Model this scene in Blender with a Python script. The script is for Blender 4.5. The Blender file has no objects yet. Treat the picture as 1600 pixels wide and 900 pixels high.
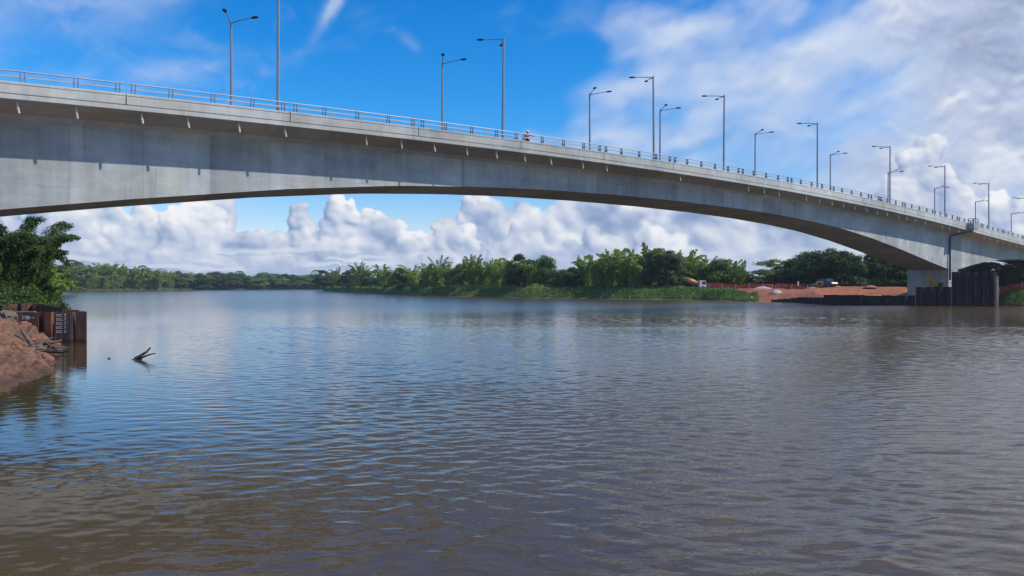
import bpy, bmesh, math, random
import numpy as np
from mathutils import Vector, Matrix, noise as mnoise

R = math.radians
scene = bpy.context.scene
col = scene.collection
F = 1180.0            # focal length in photo pixels (1600 wide)
CAM_H = 3.3
HZ = 446.0

# ------------------------------------------------------------------ camera
cd = bpy.data.cameras.new('camera'); cam = bpy.data.objects.new('camera', cd); col.objects.link(cam)
cd.sensor_width = 36; cd.lens = 36 * F / 1600; cd.clip_end = 9000; cd.clip_start = 0.1
cam.location = (0, 0, CAM_H)
cam.rotation_euler = (R(90) - math.atan((450 - HZ) / F), 0, 0)
scene.camera = cam

# ------------------------------------------------------------------ exposure
scene.view_settings.view_transform = 'Standard'
scene.view_settings.look = 'None'
scene.view_settings.exposure = 0.0
scene.view_settings.gamma = 1.0
scene.view_settings.use_curve_mapping = False
scene.cycles.max_bounces = 6
scene.cycles.diffuse_bounces = 3
scene.cycles.glossy_bounces = 3
scene.cycles.transparent_max_bounces = 6
scene.cycles.caustics_reflective = True
scene.cycles.blur_glossy = 1.0
scene.cycles.sample_clamp_indirect = 4.0
scene.cycles.caustics_refractive = False

# ------------------------------------------------------------------ sun
SUN = Vector((1.292, -0.231, 1.20)).normalized()
sl = bpy.data.lights.new('sun', 'SUN'); so = bpy.data.objects.new('sun', sl); col.objects.link(so)
sl.energy = 3.6; sl.angle = R(0.6); sl.color = (1.0, 0.955, 0.88)
so.rotation_euler = SUN.to_track_quat('Z', 'Y').to_euler()
so.location = (0, -60, 80)

# ------------------------------------------------------------------ node helper
class NT:
    def __init__(s, nt): s.nt = nt; s.n = nt.nodes; s.l = nt.links
    def put(s, sock, v):
        if isinstance(v, bpy.types.NodeSocket): s.l.new(v, sock)
        elif v is not None:
            if isinstance(v, (tuple, list)) and len(v) == 3 and sock.type == 'RGBA': v = (*v, 1)
            sock.default_value = v
    def m(s, op, a, b=None, c=None, clamp=False):
        x = s.n.new('ShaderNodeMath'); x.operation = op; x.use_clamp = clamp
        s.put(x.inputs[0], a)
        if b is not None: s.put(x.inputs[1], b)
        if c is not None: s.put(x.inputs[2], c)
        return x.outputs[0]
    def add(s, a, b): return s.m('ADD', a, b)
    def sub(s, a, b): return s.m('SUBTRACT', a, b)
    def mul(s, a, b): return s.m('MULTIPLY', a, b)
    def comb(s, x, y, z=0.0):
        c = s.n.new('ShaderNodeCombineXYZ'); s.put(c.inputs[0], x); s.put(c.inputs[1], y); s.put(c.inputs[2], z); return c.outputs[0]
    def sep(s, v):
        c = s.n.new('ShaderNodeSeparateXYZ'); s.put(c.inputs[0], v); return c.outputs
    def vm(s, op, a, b=None):
        x = s.n.new('ShaderNodeVectorMath'); x.operation = op; s.put(x.inputs[0], a)
        if b is not None: s.put(x.inputs[1], b)
        return x.outputs[0]
    def ss(s, v, lo, hi, a=0.0, b=1.0):
        x = s.n.new('ShaderNodeMapRange'); x.interpolation_type = 'SMOOTHSTEP'
        s.put(x.inputs[0], v); s.put(x.inputs[1], lo); s.put(x.inputs[2], hi); s.put(x.inputs[3], a); s.put(x.inputs[4], b)
        return x.outputs[0]
    def lin(s, v, lo, hi, a=0.0, b=1.0):
        x = s.n.new('ShaderNodeMapRange')
        s.put(x.inputs[0], v); s.put(x.inputs[1], lo); s.put(x.inputs[2], hi); s.put(x.inputs[3], a); s.put(x.inputs[4], b)
        return x.outputs[0]
    def noise(s, vec, scale=1, detail=4, rough=0.5, dist=0.0, color=False):
        x = s.n.new('ShaderNodeTexNoise'); s.put(x.inputs['Vector'], vec)
        x.inputs['Scale'].default_value = scale; x.inputs['Detail'].default_value = detail
        x.inputs['Roughness'].default_value = rough; x.inputs['Distortion'].default_value = dist
        return x.outputs['Color' if color else 'Fac']
    def vor(s, vec, scale=1, detail=0, rough=0.5, feature='F1', out='Distance', smooth=0.6):
        x = s.n.new('ShaderNodeTexVoronoi'); x.feature = feature; s.put(x.inputs['Vector'], vec)
        x.inputs['Scale'].default_value = scale
        if 'Detail' in x.inputs: x.inputs['Detail'].default_value = detail; x.inputs['Roughness'].default_value = rough
        if feature == 'SMOOTH_F1': x.inputs['Smoothness'].default_value = smooth
        return x.outputs[out]
    def mix(s, f, a, b, mode='MIX'):
        x = s.n.new('ShaderNodeMix'); x.data_type = 'RGBA'; x.blend_type = mode
        s.put(x.inputs[0], f); s.put(x.inputs[6], a); s.put(x.inputs[7], b); return x.outputs[2]
    def ramp(s, f, stops, interp='LINEAR'):
        x = s.n.new('ShaderNodeValToRGB'); s.put(x.inputs[0], f); cr = x.color_ramp; cr.interpolation = interp
        while len(cr.elements) < len(stops): cr.elements.new(0.5)
        for e, (p, c) in zip(cr.elements, stops):
            e.position = p; e.color = (*c, 1) if isinstance(c, (tuple, list)) else (c, c, c, 1)
        return x.outputs[0]
    def mapping(s, vec, loc=(0,0,0), rot=(0,0,0), sc=(1,1,1)):
        x = s.n.new('ShaderNodeMapping'); s.put(x.inputs[0], vec)
        x.inputs[1].default_value = loc; x.inputs[2].default_value = rot; x.inputs[3].default_value = sc
        return x.outputs[0]

# ------------------------------------------------------------------ world
def make_clouds():
    """cloud colour and cover over the front sky (azimuth -40..40, elevation 0..24 degrees), and over the whole sky, coarse"""
    rs = np.random.RandomState(7)
    tab = rs.rand(256, 256).astype(np.float32)
    def vnoise(x, y):
        xi = np.floor(x).astype(np.int32); yi = np.floor(y).astype(np.int32)
        fx = (x - xi).astype(np.float32); fy = (y - yi).astype(np.float32)
        fx = fx * fx * fx * (fx * (fx * 6 - 15) + 10); fy = fy * fy * fy * (fy * (fy * 6 - 15) + 10)
        a = tab[yi & 255, xi & 255]; b = tab[yi & 255, (xi + 1) & 255]
        c = tab[(yi + 1) & 255, xi & 255]; d = tab[(yi + 1) & 255, (xi + 1) & 255]
        return (a + (b - a) * fx) * (1 - fy) + (c + (d - c) * fx) * fy
    def fbm(x, y, o=6, g=0.5, lac=2.03, ridged=False):
        s = 0; amp = 1; n = 0
        for i in range(o):
            v = vnoise(x + 17.3 * i, y + 9.1 * i)
            if ridged: v = 1 - abs(2 * v - 1)
            s = s + amp * v; n += amp; amp *= g
            c, s_ = 0.8, 0.6
            x, y = (x * c - y * s_) * lac, (x * s_ + y * c) * lac
        return s / n
    def sst(v, a, b):
        t = np.clip((v - a) / (b - a), 0, 1); return t * t * (3 - 2 * t)
    def blur(a, r):
        r = int(r)
        if r < 1: return a
        for _ in range(2):
            for ax in (0, 1):
                p = [(0, 0)] * a.ndim; p[ax] = (r + 1, r)
                c = np.cumsum(np.pad(a, p, mode='edge'), axis=ax, dtype=np.float64)
                n = a.shape[ax]
                hi = np.take(c, np.arange(2 * r + 1, 2 * r + 1 + n), axis=ax); lo = np.take(c, np.arange(0, n), axis=ax)
                a = ((hi - lo) / (2 * r + 1)).astype(np.float32)
        return a
    def over(dst, colr, al):
        # premultiplied colour + cover
        al = al[..., None]
        dst[..., :3] = colr * al + dst[..., :3] * (1 - al)
        dst[..., 3:] = al + dst[..., 3:] * (1 - al)
    def mixc(t, stops):
        t = np.clip(t, 0, 1); out = np.zeros(t.shape + (3,), np.float32)
        ps = [s[0] for s in stops]
        for k in range(3): out[..., k] = np.interp(t, ps, [s[1][k] for s in stops])
        return out
    def sr(*c): return [((v / 255 + .055) / 1.055) ** 2.4 for v in c]
    def bl(AZ, EL, a0, e0, sa, se, k, rot=0):
        c, s_ = math.cos(math.radians(rot)), math.sin(math.radians(rot))
        u = ((AZ - a0) * c + (EL - e0) * s_) / sa; v = (-(AZ - a0) * s_ + (EL - e0) * c) / se
        return k * np.exp(-(u * u + v * v))
    W, H = 1920, 576
    D = 80.0 / W
    az = (np.arange(W) + .5) * D - 40; el = (np.arange(H) + .5) * (24.0 / H)
    AZ, EL = np.meshgrid(az.astype(np.float32), el.astype(np.float32))
    img = np.zeros((H, W, 4), np.float32)
    wx = fbm(AZ * .35, EL * .35, 5) - .5; wy = fbm(AZ * .35 + 50, EL * .35 + 50, 5) - .5
    # --- thin high veil
    r = math.radians(-14)
    U = (AZ * math.cos(r) - EL * math.sin(r)); V = (AZ * math.sin(r) + EL * math.cos(r))
    n1 = fbm((U + 2 * wx) * .10, (V + 2 * wy) * .30, 7, .47); n2 = fbm((U + 2 * wy) * .22 + 9, (V + 2 * wx) * .42 + 3, 6, .48)
    w = .6 * n1 + .4 * n2
    veil = sst(AZ, -2, 27) * .50
    for b in [(-29, 18.5, 7, 3.0, .34, 14), (-24.5, 20.3, 3.5, 1.2, .2, 0), (-23.5, 14.3, 3.6, 1.0, .30, 0), (-31, 13.2, 4, 1.0, .26, 0),
              (-7.6, 17.6, 1.4, .7, .30, -35), (-14.5, 16.8, 3, 1.5, .08), (1.2, 11.0, 1.3, .9, .34), (7.5, 12.6, 5, 1.6, .20, 10), (9, 19.0, 6, 1.4, .22, -10),
              (10, 15.0, 6, 1.0, .20, 14), (-22, 11.6, 5, .8, .22), (-16.2, 10.6, 3.4, .5, .16), (9, 10.8, 6, 1.2, .30), (-35, 17, 4, 4, .16)]:
        veil = veil + bl(AZ, EL, *b)
    va = sst(w + veil, .56, 1.16) * .84 * (1 - .42 * sst(-AZ, 2, 12))
    # one comb-like streak
    st = bl(AZ + 1.2 * wx, EL + wy, -12.9, 20.2, .42, 2.6, 1.0, -34) * (.55 + .8 * (n2 - .2)); va = np.maximum(va, np.clip(st, 0, .62))
    rel = n1 - np.roll(n1, -14, 0)
    vc = mixc(.5 + 2.2 * rel + .9 * (n2 - .5), [(0, sr(160, 184, 226)), (.5, sr(194, 209, 236)), (1, sr(222, 230, 244))])
    over(img, vc, va)
    # --- large soft masses on the right
    X = AZ + 2.5 * wx; Y = EL + 2.0 * wy
    s1 = blur(fbm(X * .11 + 3, Y * .16 + 8, 8, .50), 1); s2 = blur(fbm(X * .30 + 1, Y * .40 + 2, 7, .52), 1)
    m = .65 * s1 + .35 * s2
    bias = bl(AZ, EL, 34, 13, 7.5, 7, .42) + bl(AZ, EL, 40, 19, 9, 9, .34) + bl(AZ, EL, 22, 8.0, 9, 2.0, .20) + bl(AZ, EL, 25, 17, 8, 3, .06)
    a2 = sst(m + bias, .58, .98) * .92
    rel = s1 - np.roll(s1, -12, 0) + .5 * (s2 - np.roll(s2, -7, 0))
    t = .46 + 2.6 * rel + 1.1 * (s2 - .5)
    for b in [(33.2, 15.4, 3.0, 2.2, -.42), (30.5, 12.6, 2.5, 1.5, -.14), (29.0, 6.6, 3, .8, -.2), (33.5, 9.4, 2.0, 1.2, -.25), (21, 15, 5, 3, .16), (27, 18, 5, 3, .10), (34.5, 19, 4, 2, .16)]:
        t = t + bl(AZ + 2 * wx, EL + 2 * wy, *b)
    c2 = mixc(t, [(0, sr(150, 164, 196)), (.4, sr(180, 193, 222)), (.7, sr(204, 213, 232)), (1, sr(232, 236, 243))])
    over(img, c2, a2)
    # --- heap clouds: balls on balls, drawn as relief and lit from behind the camera and above
    def heap(clumps, seed, soft, stops, base_el, hazec, hazek, amb=0.0):
        q = np.random.RandomState(seed)
        hgt = np.full((H, W), -1e3, np.float32)
        wxx = AZ + .55 * (fbm(AZ * 1.3, EL * 1.3, 5) - .5) + .9 * wx; wyy = EL + .55 * (fbm(AZ * 1.3 + 31, EL * 1.3 + 7, 5) - .5) + .9 * wy
        balls = []
        for (a0, e0, wd, ht, n) in clumps:
            for _ in range(n):
                u = q.uniform(-1, 1); top = e0 + ht * (1 - abs(u) ** 3.2) * q.uniform(.5, 1.0)
                rr = q.uniform(.28, .7) * min(wd, ht) * .62
                cx = a0 + u * wd; cy = top - rr; cz = q.uniform(-.4, .4)
                balls.append((cx, cy, cz, rr))
                for k in range(7):
                    th = q.uniform(-.3, math.pi + .3); ph = q.uniform(.1, 1.2); r2 = rr * q.uniform(.28, .5)
                    x2 = cx + rr * .85 * math.cos(th) * math.cos(ph); y2 = cy + rr * .85 * math.sin(th) * math.cos(ph); z2 = cz + rr * .8 * math.sin(ph)
                    balls.append((x2, y2, z2, r2))
                    for j in range(4):
                        th = q.uniform(-.2, math.pi + .2); ph = q.uniform(.1, 1.2); r3 = r2 * q.uniform(.3, .5)
                        balls.append((x2 + r2 * .85 * math.cos(th) * math.cos(ph), y2 + r2 * .85 * math.sin(th) * math.cos(ph), z2 + r2 * .8 * math.sin(ph), r3))
                # body under the ball down to the base
                yb = cy - rr * .8
                while yb > base_el:
                    r4 = rr * q.uniform(.8, 1.15)
                    balls.append((cx + q.uniform(-.5, .5) * rr, yb, cz + q.uniform(-.5, .3), r4)); yb -= rr * .9
        mg = 1.2
        for (cx, cy, cz, rr) in balls:
            i0 = int((cx - rr - mg + 40) / D); i1 = int((cx + rr + mg + 40) / D) + 1; j0 = int((cy - rr - mg) / D); j1 = int((cy + rr + mg) / D) + 1
            i0 = max(i0, 0); j0 = max(j0, 0); i1 = min(i1, W); j1 = min(j1, H)
            if i1 <= i0 or j1 <= j0: continue
            dx = wxx[j0:j1, i0:i1] - cx; dy = wyy[j0:j1, i0:i1] - cy
            d2 = rr * rr - dx * dx - dy * dy
            hh = np.where(d2 > 0, cz + np.sqrt(np.maximum(d2, 0)), -1e3)
            hgt[j0:j1, i0:i1] = np.maximum(hgt[j0:j1, i0:i1], hh)
        cov = (hgt > -100).astype(np.float32)
        hh = np.where(cov > 0, hgt, -1.0)
        hh = hh + .10 * (fbm(AZ * 2.2, EL * 2.2, 5, .6)) 
        hs = blur(hh, 1)
        gx = (np.roll(hs, -1, 1) - np.roll(hs, 1, 1)) / (2 * D); gy = (np.roll(hs, -1, 0) - np.roll(hs, 1, 0)) / (2 * D)
        k = .75
        nz = 1 / np.sqrt(1 + (k * gx) ** 2 + (k * gy) ** 2); nx = -k * gx * nz; ny = -k * gy * nz
        lam = np.clip(nx * .42 + ny * .68 + nz * .52, -.4, 1.1)
        hb = blur(np.where(cov > 0, hgt, -.6), 16); ao = np.clip((np.where(cov > 0, hgt, -.6) - hb) * .55, -.5, .5)
        big = blur(lam, 9)
        sh = .45 * lam + .45 * big + .45 * ao
        al = blur(cov, soft); er = fbm(AZ * 2.6, EL * 2.6, 5, .6)
        al = sst(al + .8 * (er - .5), .28, .78)
        md = fbm(AZ * .42 + seed * 3 + wx, EL * .62 + seed + wy, 5, .5) - .5
        t = (sh - .55) * 1.0 + .52 + 1.15 * md + .35 * (fbm(AZ * 1.6 + 9, EL * 2.4, 5, .6) - .5) + amb
        colr = mixc(blur(t, 2) * .85 + blur(t, 7) * .15, stops)
        hz = np.clip(np.exp(-(EL) / 1.5) * hazek, 0, 1)[..., None]
        colr = colr * (1 - hz) + np.array(hazec, np.float32) * hz
        return colr, al, t
    hazec = sr(176, 195, 224)
    far = [(24, 2.0, 6, 4.4, 24), (28.6, 3, 2.4, 7.4, 26), (31.6, 2.5, 2.4, 4.6, 20), (36, 3, 3, 4, 14), (16, 1.6, 8, 5.6, 30), (5, 1.6, 7, 5.4, 34), (-1.2, 3, 3.5, 4.2, 22), (-22, 2.4, 3.0, 4.2, 16),
           (-27, 1.2, 3.4, 4.6, 18), (-31, 2, 2.6, 4.9, 18), (-36, 2, 4, 5, 20)]
    tmod = np.zeros_like(AZ)
    for b in [(28.6, 9.6, 1.7, 1.4, .28), (30.8, 7.6, 1.2, 1.0, .25), (32.6, 5.6, 1.2, .8, .22), (17, 4, 6, 2, -.14), (22, 7, 4, 2, -.05), (2, 4, 4, 1.6, -.04), (-30.3, 4.8, 1.4, .9, .2)]:
        tmod = tmod + bl(AZ, EL, *b)
    stops = [(0, sr(130, 152, 192)), (.25, sr(158, 176, 210)), (.5, sr(190, 202, 225)), (.75, sr(218, 224, 236)), (1, sr(246, 247, 250))]
    c, a, t = heap(far, 3, 3, stops, 0, hazec, .75, amb=tmod + .10)
    over(img, c, a * .97)
    mid = [(-12.7, 2, 1.5, 5.6, 22), (-10.0, 2, 2.2, 4.5, 22), (-15.5, 2, 1.2, 4.6, 10), (-7.2, 1.5, 2.0, 2.8, 12), (-4.6, 2, 2.0, 3.4, 18), (-18.5, 1.2, 2.0, 3.6, 12), (-22.6, 1.5, 2.6, 4.5, 24), (1.5, 1.5, 3, 2.9, 14), (6.5, 1.5, 2.4, 3.6, 14), (11, 1.5, 3, 3.0, 12)]
    tmod = np.zeros_like(AZ)
    for b in [(-12.6, 6.8, 1.4, 1.2, .34), (-9.6, 5.6, 1.8, .8, .34), (-4.2, 4.6, 1.4, .6, .32), (-23.0, 4.8, 1.8, 1.5, .30), (-19.5, 4.4, 2, 1.0, .14), (-15.6, 3.6, 2, .8, .12), (5, 3, 7, 2, -.10)]:
        tmod = tmod + bl(AZ, EL, *b)
    c, a, t = heap(mid, 11, 2, stops, .4, hazec, .8, amb=tmod + .13)
    over(img, c, a * .98)
    low = [(-30, .6, 4, 1.7, 10), (-26.5, .9, 2.6, 2.2, 10), (-18, .5, 4, 2.0, 16), (-8, .4, 5, 1.9, 18), (3, .5, 6, 2.0, 20), (14, .4, 7, 2.0, 20), (25, .4, 6, 2.2, 20), (34, .4, 5, 2, 12)]
    tmod = np.zeros_like(AZ)
    for b in [(-17.2, 2.6, 2.0, .5, .22), (-25.6, 2.9, 1.4, .5, .22), (15, 2.6, 4, 1.2, -.12), (-22, 1.4, 10, 1, -.08)]:
        tmod = tmod + bl(AZ, EL, *b)
    c, a, t = heap(low, 5, 5, stops, 0, hazec, .85, amb=tmod + .04)
    over(img, c, a * .6)
    ls = fbm((AZ + 2 * wx) * .16 + 3, (EL + .5 * wy) * 1.25 + 5, 6, .55); la = sst(ls, .46, .66) * sst(EL, 3.6, 1.2) * sst(EL, .1, .8) * .75
    over(img, mixc(sst(ls - np.roll(ls, -6, 0), -.03, .03), [(0, sr(160, 178, 212)), (.5, sr(190, 203, 228)), (1, sr(232, 237, 245))]), la)
    hz = np.maximum(sst(EL, 3.0, 0) * .5, sst(EL, 1.2, .2))
    over(img, np.broadcast_to(np.array(sr(178, 197, 226), np.float32), img.shape[:2] + (3,)), hz)
    f = (sst(AZ, -4.5, 1.5) * (.6 - .45 * sst(AZ, 24, 27)))[..., None]; img = img * (1 - f) + blur(img, 4) * f
    # --- the rest of the sky, coarse
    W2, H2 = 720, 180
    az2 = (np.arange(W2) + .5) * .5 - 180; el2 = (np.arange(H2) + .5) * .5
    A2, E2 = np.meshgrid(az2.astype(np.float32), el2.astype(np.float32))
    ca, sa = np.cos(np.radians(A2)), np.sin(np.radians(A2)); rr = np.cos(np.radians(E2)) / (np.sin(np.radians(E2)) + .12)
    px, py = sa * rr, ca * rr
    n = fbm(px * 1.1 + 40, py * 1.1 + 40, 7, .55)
    bias = .30 * np.exp(-((A2 - 32) / 30) ** 2 - ((E2 - 34) / 26) ** 2) + .12 * np.exp(-((A2 + 150) / 60) ** 2) + .25 * np.exp(-(E2 / 7) ** 2) - .10 * np.exp(-((A2 + 8) / 26) ** 2 - ((E2 - 34) / 16) ** 2)  # extra cloud added high at front right, out of view, to brighten the river's reflection
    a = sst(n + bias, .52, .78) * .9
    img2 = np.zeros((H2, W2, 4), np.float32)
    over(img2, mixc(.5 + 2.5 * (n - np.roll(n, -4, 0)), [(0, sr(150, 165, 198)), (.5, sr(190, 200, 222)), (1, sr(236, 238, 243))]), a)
    return img, img2

def build_world():
    w = bpy.data.worlds.new('World'); scene.world = w; w.use_nodes = True
    nt = w.node_tree; nt.nodes.clear(); N = NT(nt)
    out = nt.nodes.new('ShaderNodeOutputWorld'); bg = nt.nodes.new('ShaderNodeBackground')
    bg.inputs[1].default_value = 0.1
    nt.links.new(bg.outputs[0], out.inputs[0])
    sky = nt.nodes.new('ShaderNodeTexSky'); sky.sky_type = 'NISHITA'; sky.sun_disc = False
    sky.sun_elevation = math.asin(SUN.z); sky.sun_rotation = math.atan2(SUN.x, SUN.y)
    sky.air_density = 1.0; sky.dust_density = 0.2; sky.ozone_density = 3.0; sky.altitude = 10
    d = nt.nodes.new('ShaderNodeTexCoord').outputs['Generated']
    x, y, z = N.sep(d)
    az = N.mul(N.m('ARCTAN2', x, y), 57.29578)
    el = N.mul(N.m('ARCSINE', z), 57.29578)
    hs = nt.nodes.new('ShaderNodeHueSaturation'); hs.inputs['Hue'].default_value = 0.5
    hs.inputs['Saturation'].default_value = SKY_SAT; hs.inputs['Value'].default_value = SKY_VAL
    nt.links.new(sky.outputs[0], hs.inputs['Color'])
    base = N.mix(1.0, hs.outputs[0], SKY_TINT, 'MULTIPLY')
    base = N.mix(1.0, base, N.ramp(N.ss(el, 3.0, 15.0), [(0, (1.9, 0.92, 0.86)), (1, (1.0, 1.0, 1.0))]), 'MULTIPLY')
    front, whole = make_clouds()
    def image(name, arr):
        im = bpy.data.images.new(name, arr.shape[1], arr.shape[0], alpha=True, float_buffer=True)
        im.colorspace_settings.name = 'Non-Color'
        im.alpha_mode = 'CHANNEL_PACKED'
        a = arr.copy(); a[..., 3] = 1.0
        im.pixels.foreach_set(a.ravel().astype(np.float32)); im.update(); im.pack()
        return im
    def cover(name, arr):
        a = np.repeat(arr[..., 3:], 4, axis=2); return image(name, a)
    def tex(im, vec):
        t = nt.nodes.new('ShaderNodeTexImage'); t.image = im; t.extension = 'EXTEND'; t.interpolation = 'Linear'
        nt.links.new(vec, t.inputs[0]); return t.outputs['Color']
    vf = N.comb(N.lin(az, -40, 40), N.lin(el, 0, 24)); vw = N.comb(N.lin(az, -180, 180), N.lin(el, 0, 90))
    inside = N.mul(N.mul(N.ss(az, -40, -37.5), N.ss(az, 40, 37.5)), N.ss(el, 24, 22))
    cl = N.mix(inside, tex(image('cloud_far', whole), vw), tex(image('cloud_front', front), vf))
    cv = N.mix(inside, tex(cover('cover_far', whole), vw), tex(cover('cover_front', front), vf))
    cl10 = N.vm('SCALE', cl); cl10.node.inputs['Scale'].default_value = 10.0
    inv = N.m('SUBTRACT', 1.0, cv)
    bs = nt.nodes.new('ShaderNodeVectorMath'); bs.operation = 'SCALE'
    nt.links.new(base, bs.inputs[0]); nt.links.new(inv, bs.inputs['Scale'])
    tot = N.vm('ADD', bs.outputs[0], cl10)
    nt.links.new(tot, bg.inputs[0])
SKY_SAT, SKY_VAL, SKY_TINT = 1.45, 1.05, (0.78, 1.42, 1.68)
build_world()

# ------------------------------------------------------------------ building helpers
def at(px, Z, z=0.0):
    """ground position that the photograph shows in column px at distance Z"""
    return Vector(((px - 800) / F * Z, Z, z))
def tag(o, label=None, cat=None, group=None, kind=None):
    if label: o['label'] = label
    if cat: o['category'] = cat
    if group: o['group'] = group
    if kind: o['kind'] = kind
    return o
def empty(name, loc=(0, 0, 0), rz=0.0, label=None, cat=None, group=None):
    o = bpy.data.objects.new(name, None); col.objects.link(o); o.location = loc; o.rotation_euler = (0, 0, rz)
    o.empty_display_size = 0.2
    return tag(o, label, cat, group)
def copy_tree(o, parent=None):
    c = o.copy(); col.objects.link(c)
    if parent is not None: c.parent = parent
    for ch in [x for x in bpy.data.objects if x.parent == o]: copy_tree(ch, c)
    return c
class MB:
    def __init__(s): s.v = []; s.f = []
    def poly(s, pts):
        i = len(s.v); s.v += [tuple(p) for p in pts]; s.f.append(tuple(range(i, i + len(pts))))
    def box(s, c, d, rz=0.0, ry=0.0):
        M = Matrix.Rotation(rz, 3, 'Z') @ Matrix.Rotation(ry, 3, 'Y'); i = len(s.v)
        for sx, sy, sz in [(-1,-1,-1),(1,-1,-1),(1,1,-1),(-1,1,-1),(-1,-1,1),(1,-1,1),(1,1,1),(-1,1,1)]:
            s.v.append(tuple(Vector(c) + M @ Vector((sx*d[0]/2, sy*d[1]/2, sz*d[2]/2))))
        for q in [(0,3,2,1),(4,5,6,7),(0,1,5,4),(1,2,6,5),(2,3,7,6),(3,0,4,7)]: s.f.append(tuple(i + k for k in q))
        return s
    def tube(s, pts, r, n=8, cap=True):
        pts = [Vector(p) for p in pts]; rs = r if isinstance(r, (list, tuple)) else [r] * len(pts); base = len(s.v)
        up = None
        for k, p in enumerate(pts):
            t = (pts[min(k+1, len(pts)-1)] - pts[max(k-1, 0)]).normalized()
            if up is None: up = t.orthogonal().normalized()
            up = (up - t * up.dot(t)).normalized(); b = t.cross(up)
            for j in range(n):
                a = 2 * math.pi * j / n; s.v.append(tuple(p + (up * math.cos(a) + b * math.sin(a)) * rs[k]))
        for k in range(len(pts) - 1):
            for j in range(n):
                a = base + k * n; s.f.append((a + j, a + (j+1) % n, a + n + (j+1) % n, a + n + j))
        if cap:
            s.f.append(tuple(base + j for j in reversed(range(n)))); e = base + (len(pts)-1) * n; s.f.append(tuple(e + j for j in range(n)))
        return s
    def sweep(s, rings, closed=True, cap=True):
        base = len(s.v); n = len(rings[0])
        for r in rings: s.v += [tuple(p) for p in r]
        for k in range(len(rings) - 1):
            for j in range(n if closed else n - 1):
                a = base + k * n; s.f.append((a + j, a + (j+1) % n, a + n + (j+1) % n, a + n + j))
        if cap and closed:
            s.f.append(tuple(base + j for j in reversed(range(n)))); e = base + (len(rings)-1) * n; s.f.append(tuple(e + j for j in range(n)))
        return s
    def build(s, name, mat, parent=None, smooth=False, bevel=0.0):
        me = bpy.data.meshes.new(name); me.from_pydata(s.v, [], s.f); me.validate()
        bm = bmesh.new(); bm.from_mesh(me); bmesh.ops.recalc_face_normals(bm, faces=bm.faces); bm.to_mesh(me); bm.free()
        if smooth:
            for p in me.polygons: p.use_smooth = True
        me.materials.append(mat)
        o = bpy.data.objects.new(name, me); col.objects.link(o)
        if parent is not None: o.parent = parent
        if bevel > 0:
            b = o.modifiers.new('bevel', 'BEVEL'); b.width = bevel; b.segments = 2; b.limit_method = 'ANGLE'
        return o

# ------------------------------------------------------------------ materials
def mat(name):
    m = bpy.data.materials.new(name); m.use_nodes = True
    N = NT(m.node_tree); b = m.node_tree.nodes['Principled BSDF']
    return m, N, b
def coord(N, which='Object'): return N.n.new('ShaderNodeTexCoord').outputs[which]
def bump(N, b, h, strength=0.5, dist=0.05):
    x = N.n.new('ShaderNodeBump'); x.inputs['Strength'].default_value = strength; x.inputs['Distance'].default_value = dist
    N.put(x.inputs['Height'], h); N.l.new(x.outputs[0], b.inputs['Normal'])
def simple(name, c, rough=0.6, metal=0.0, var=0.15, scale=3.0):
    m, N, b = mat(name); n = N.noise(coord(N), scale, 5, 0.6)
    cc = N.mix(1.0, c, N.ramp(n, [(0.25, 1 - var), (0.75, 1 + var)]), 'MULTIPLY')
    N.put(b.inputs['Base Color'], cc); b.inputs['Roughness'].default_value = rough; b.inputs['Metallic'].default_value = metal
    return m

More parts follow.
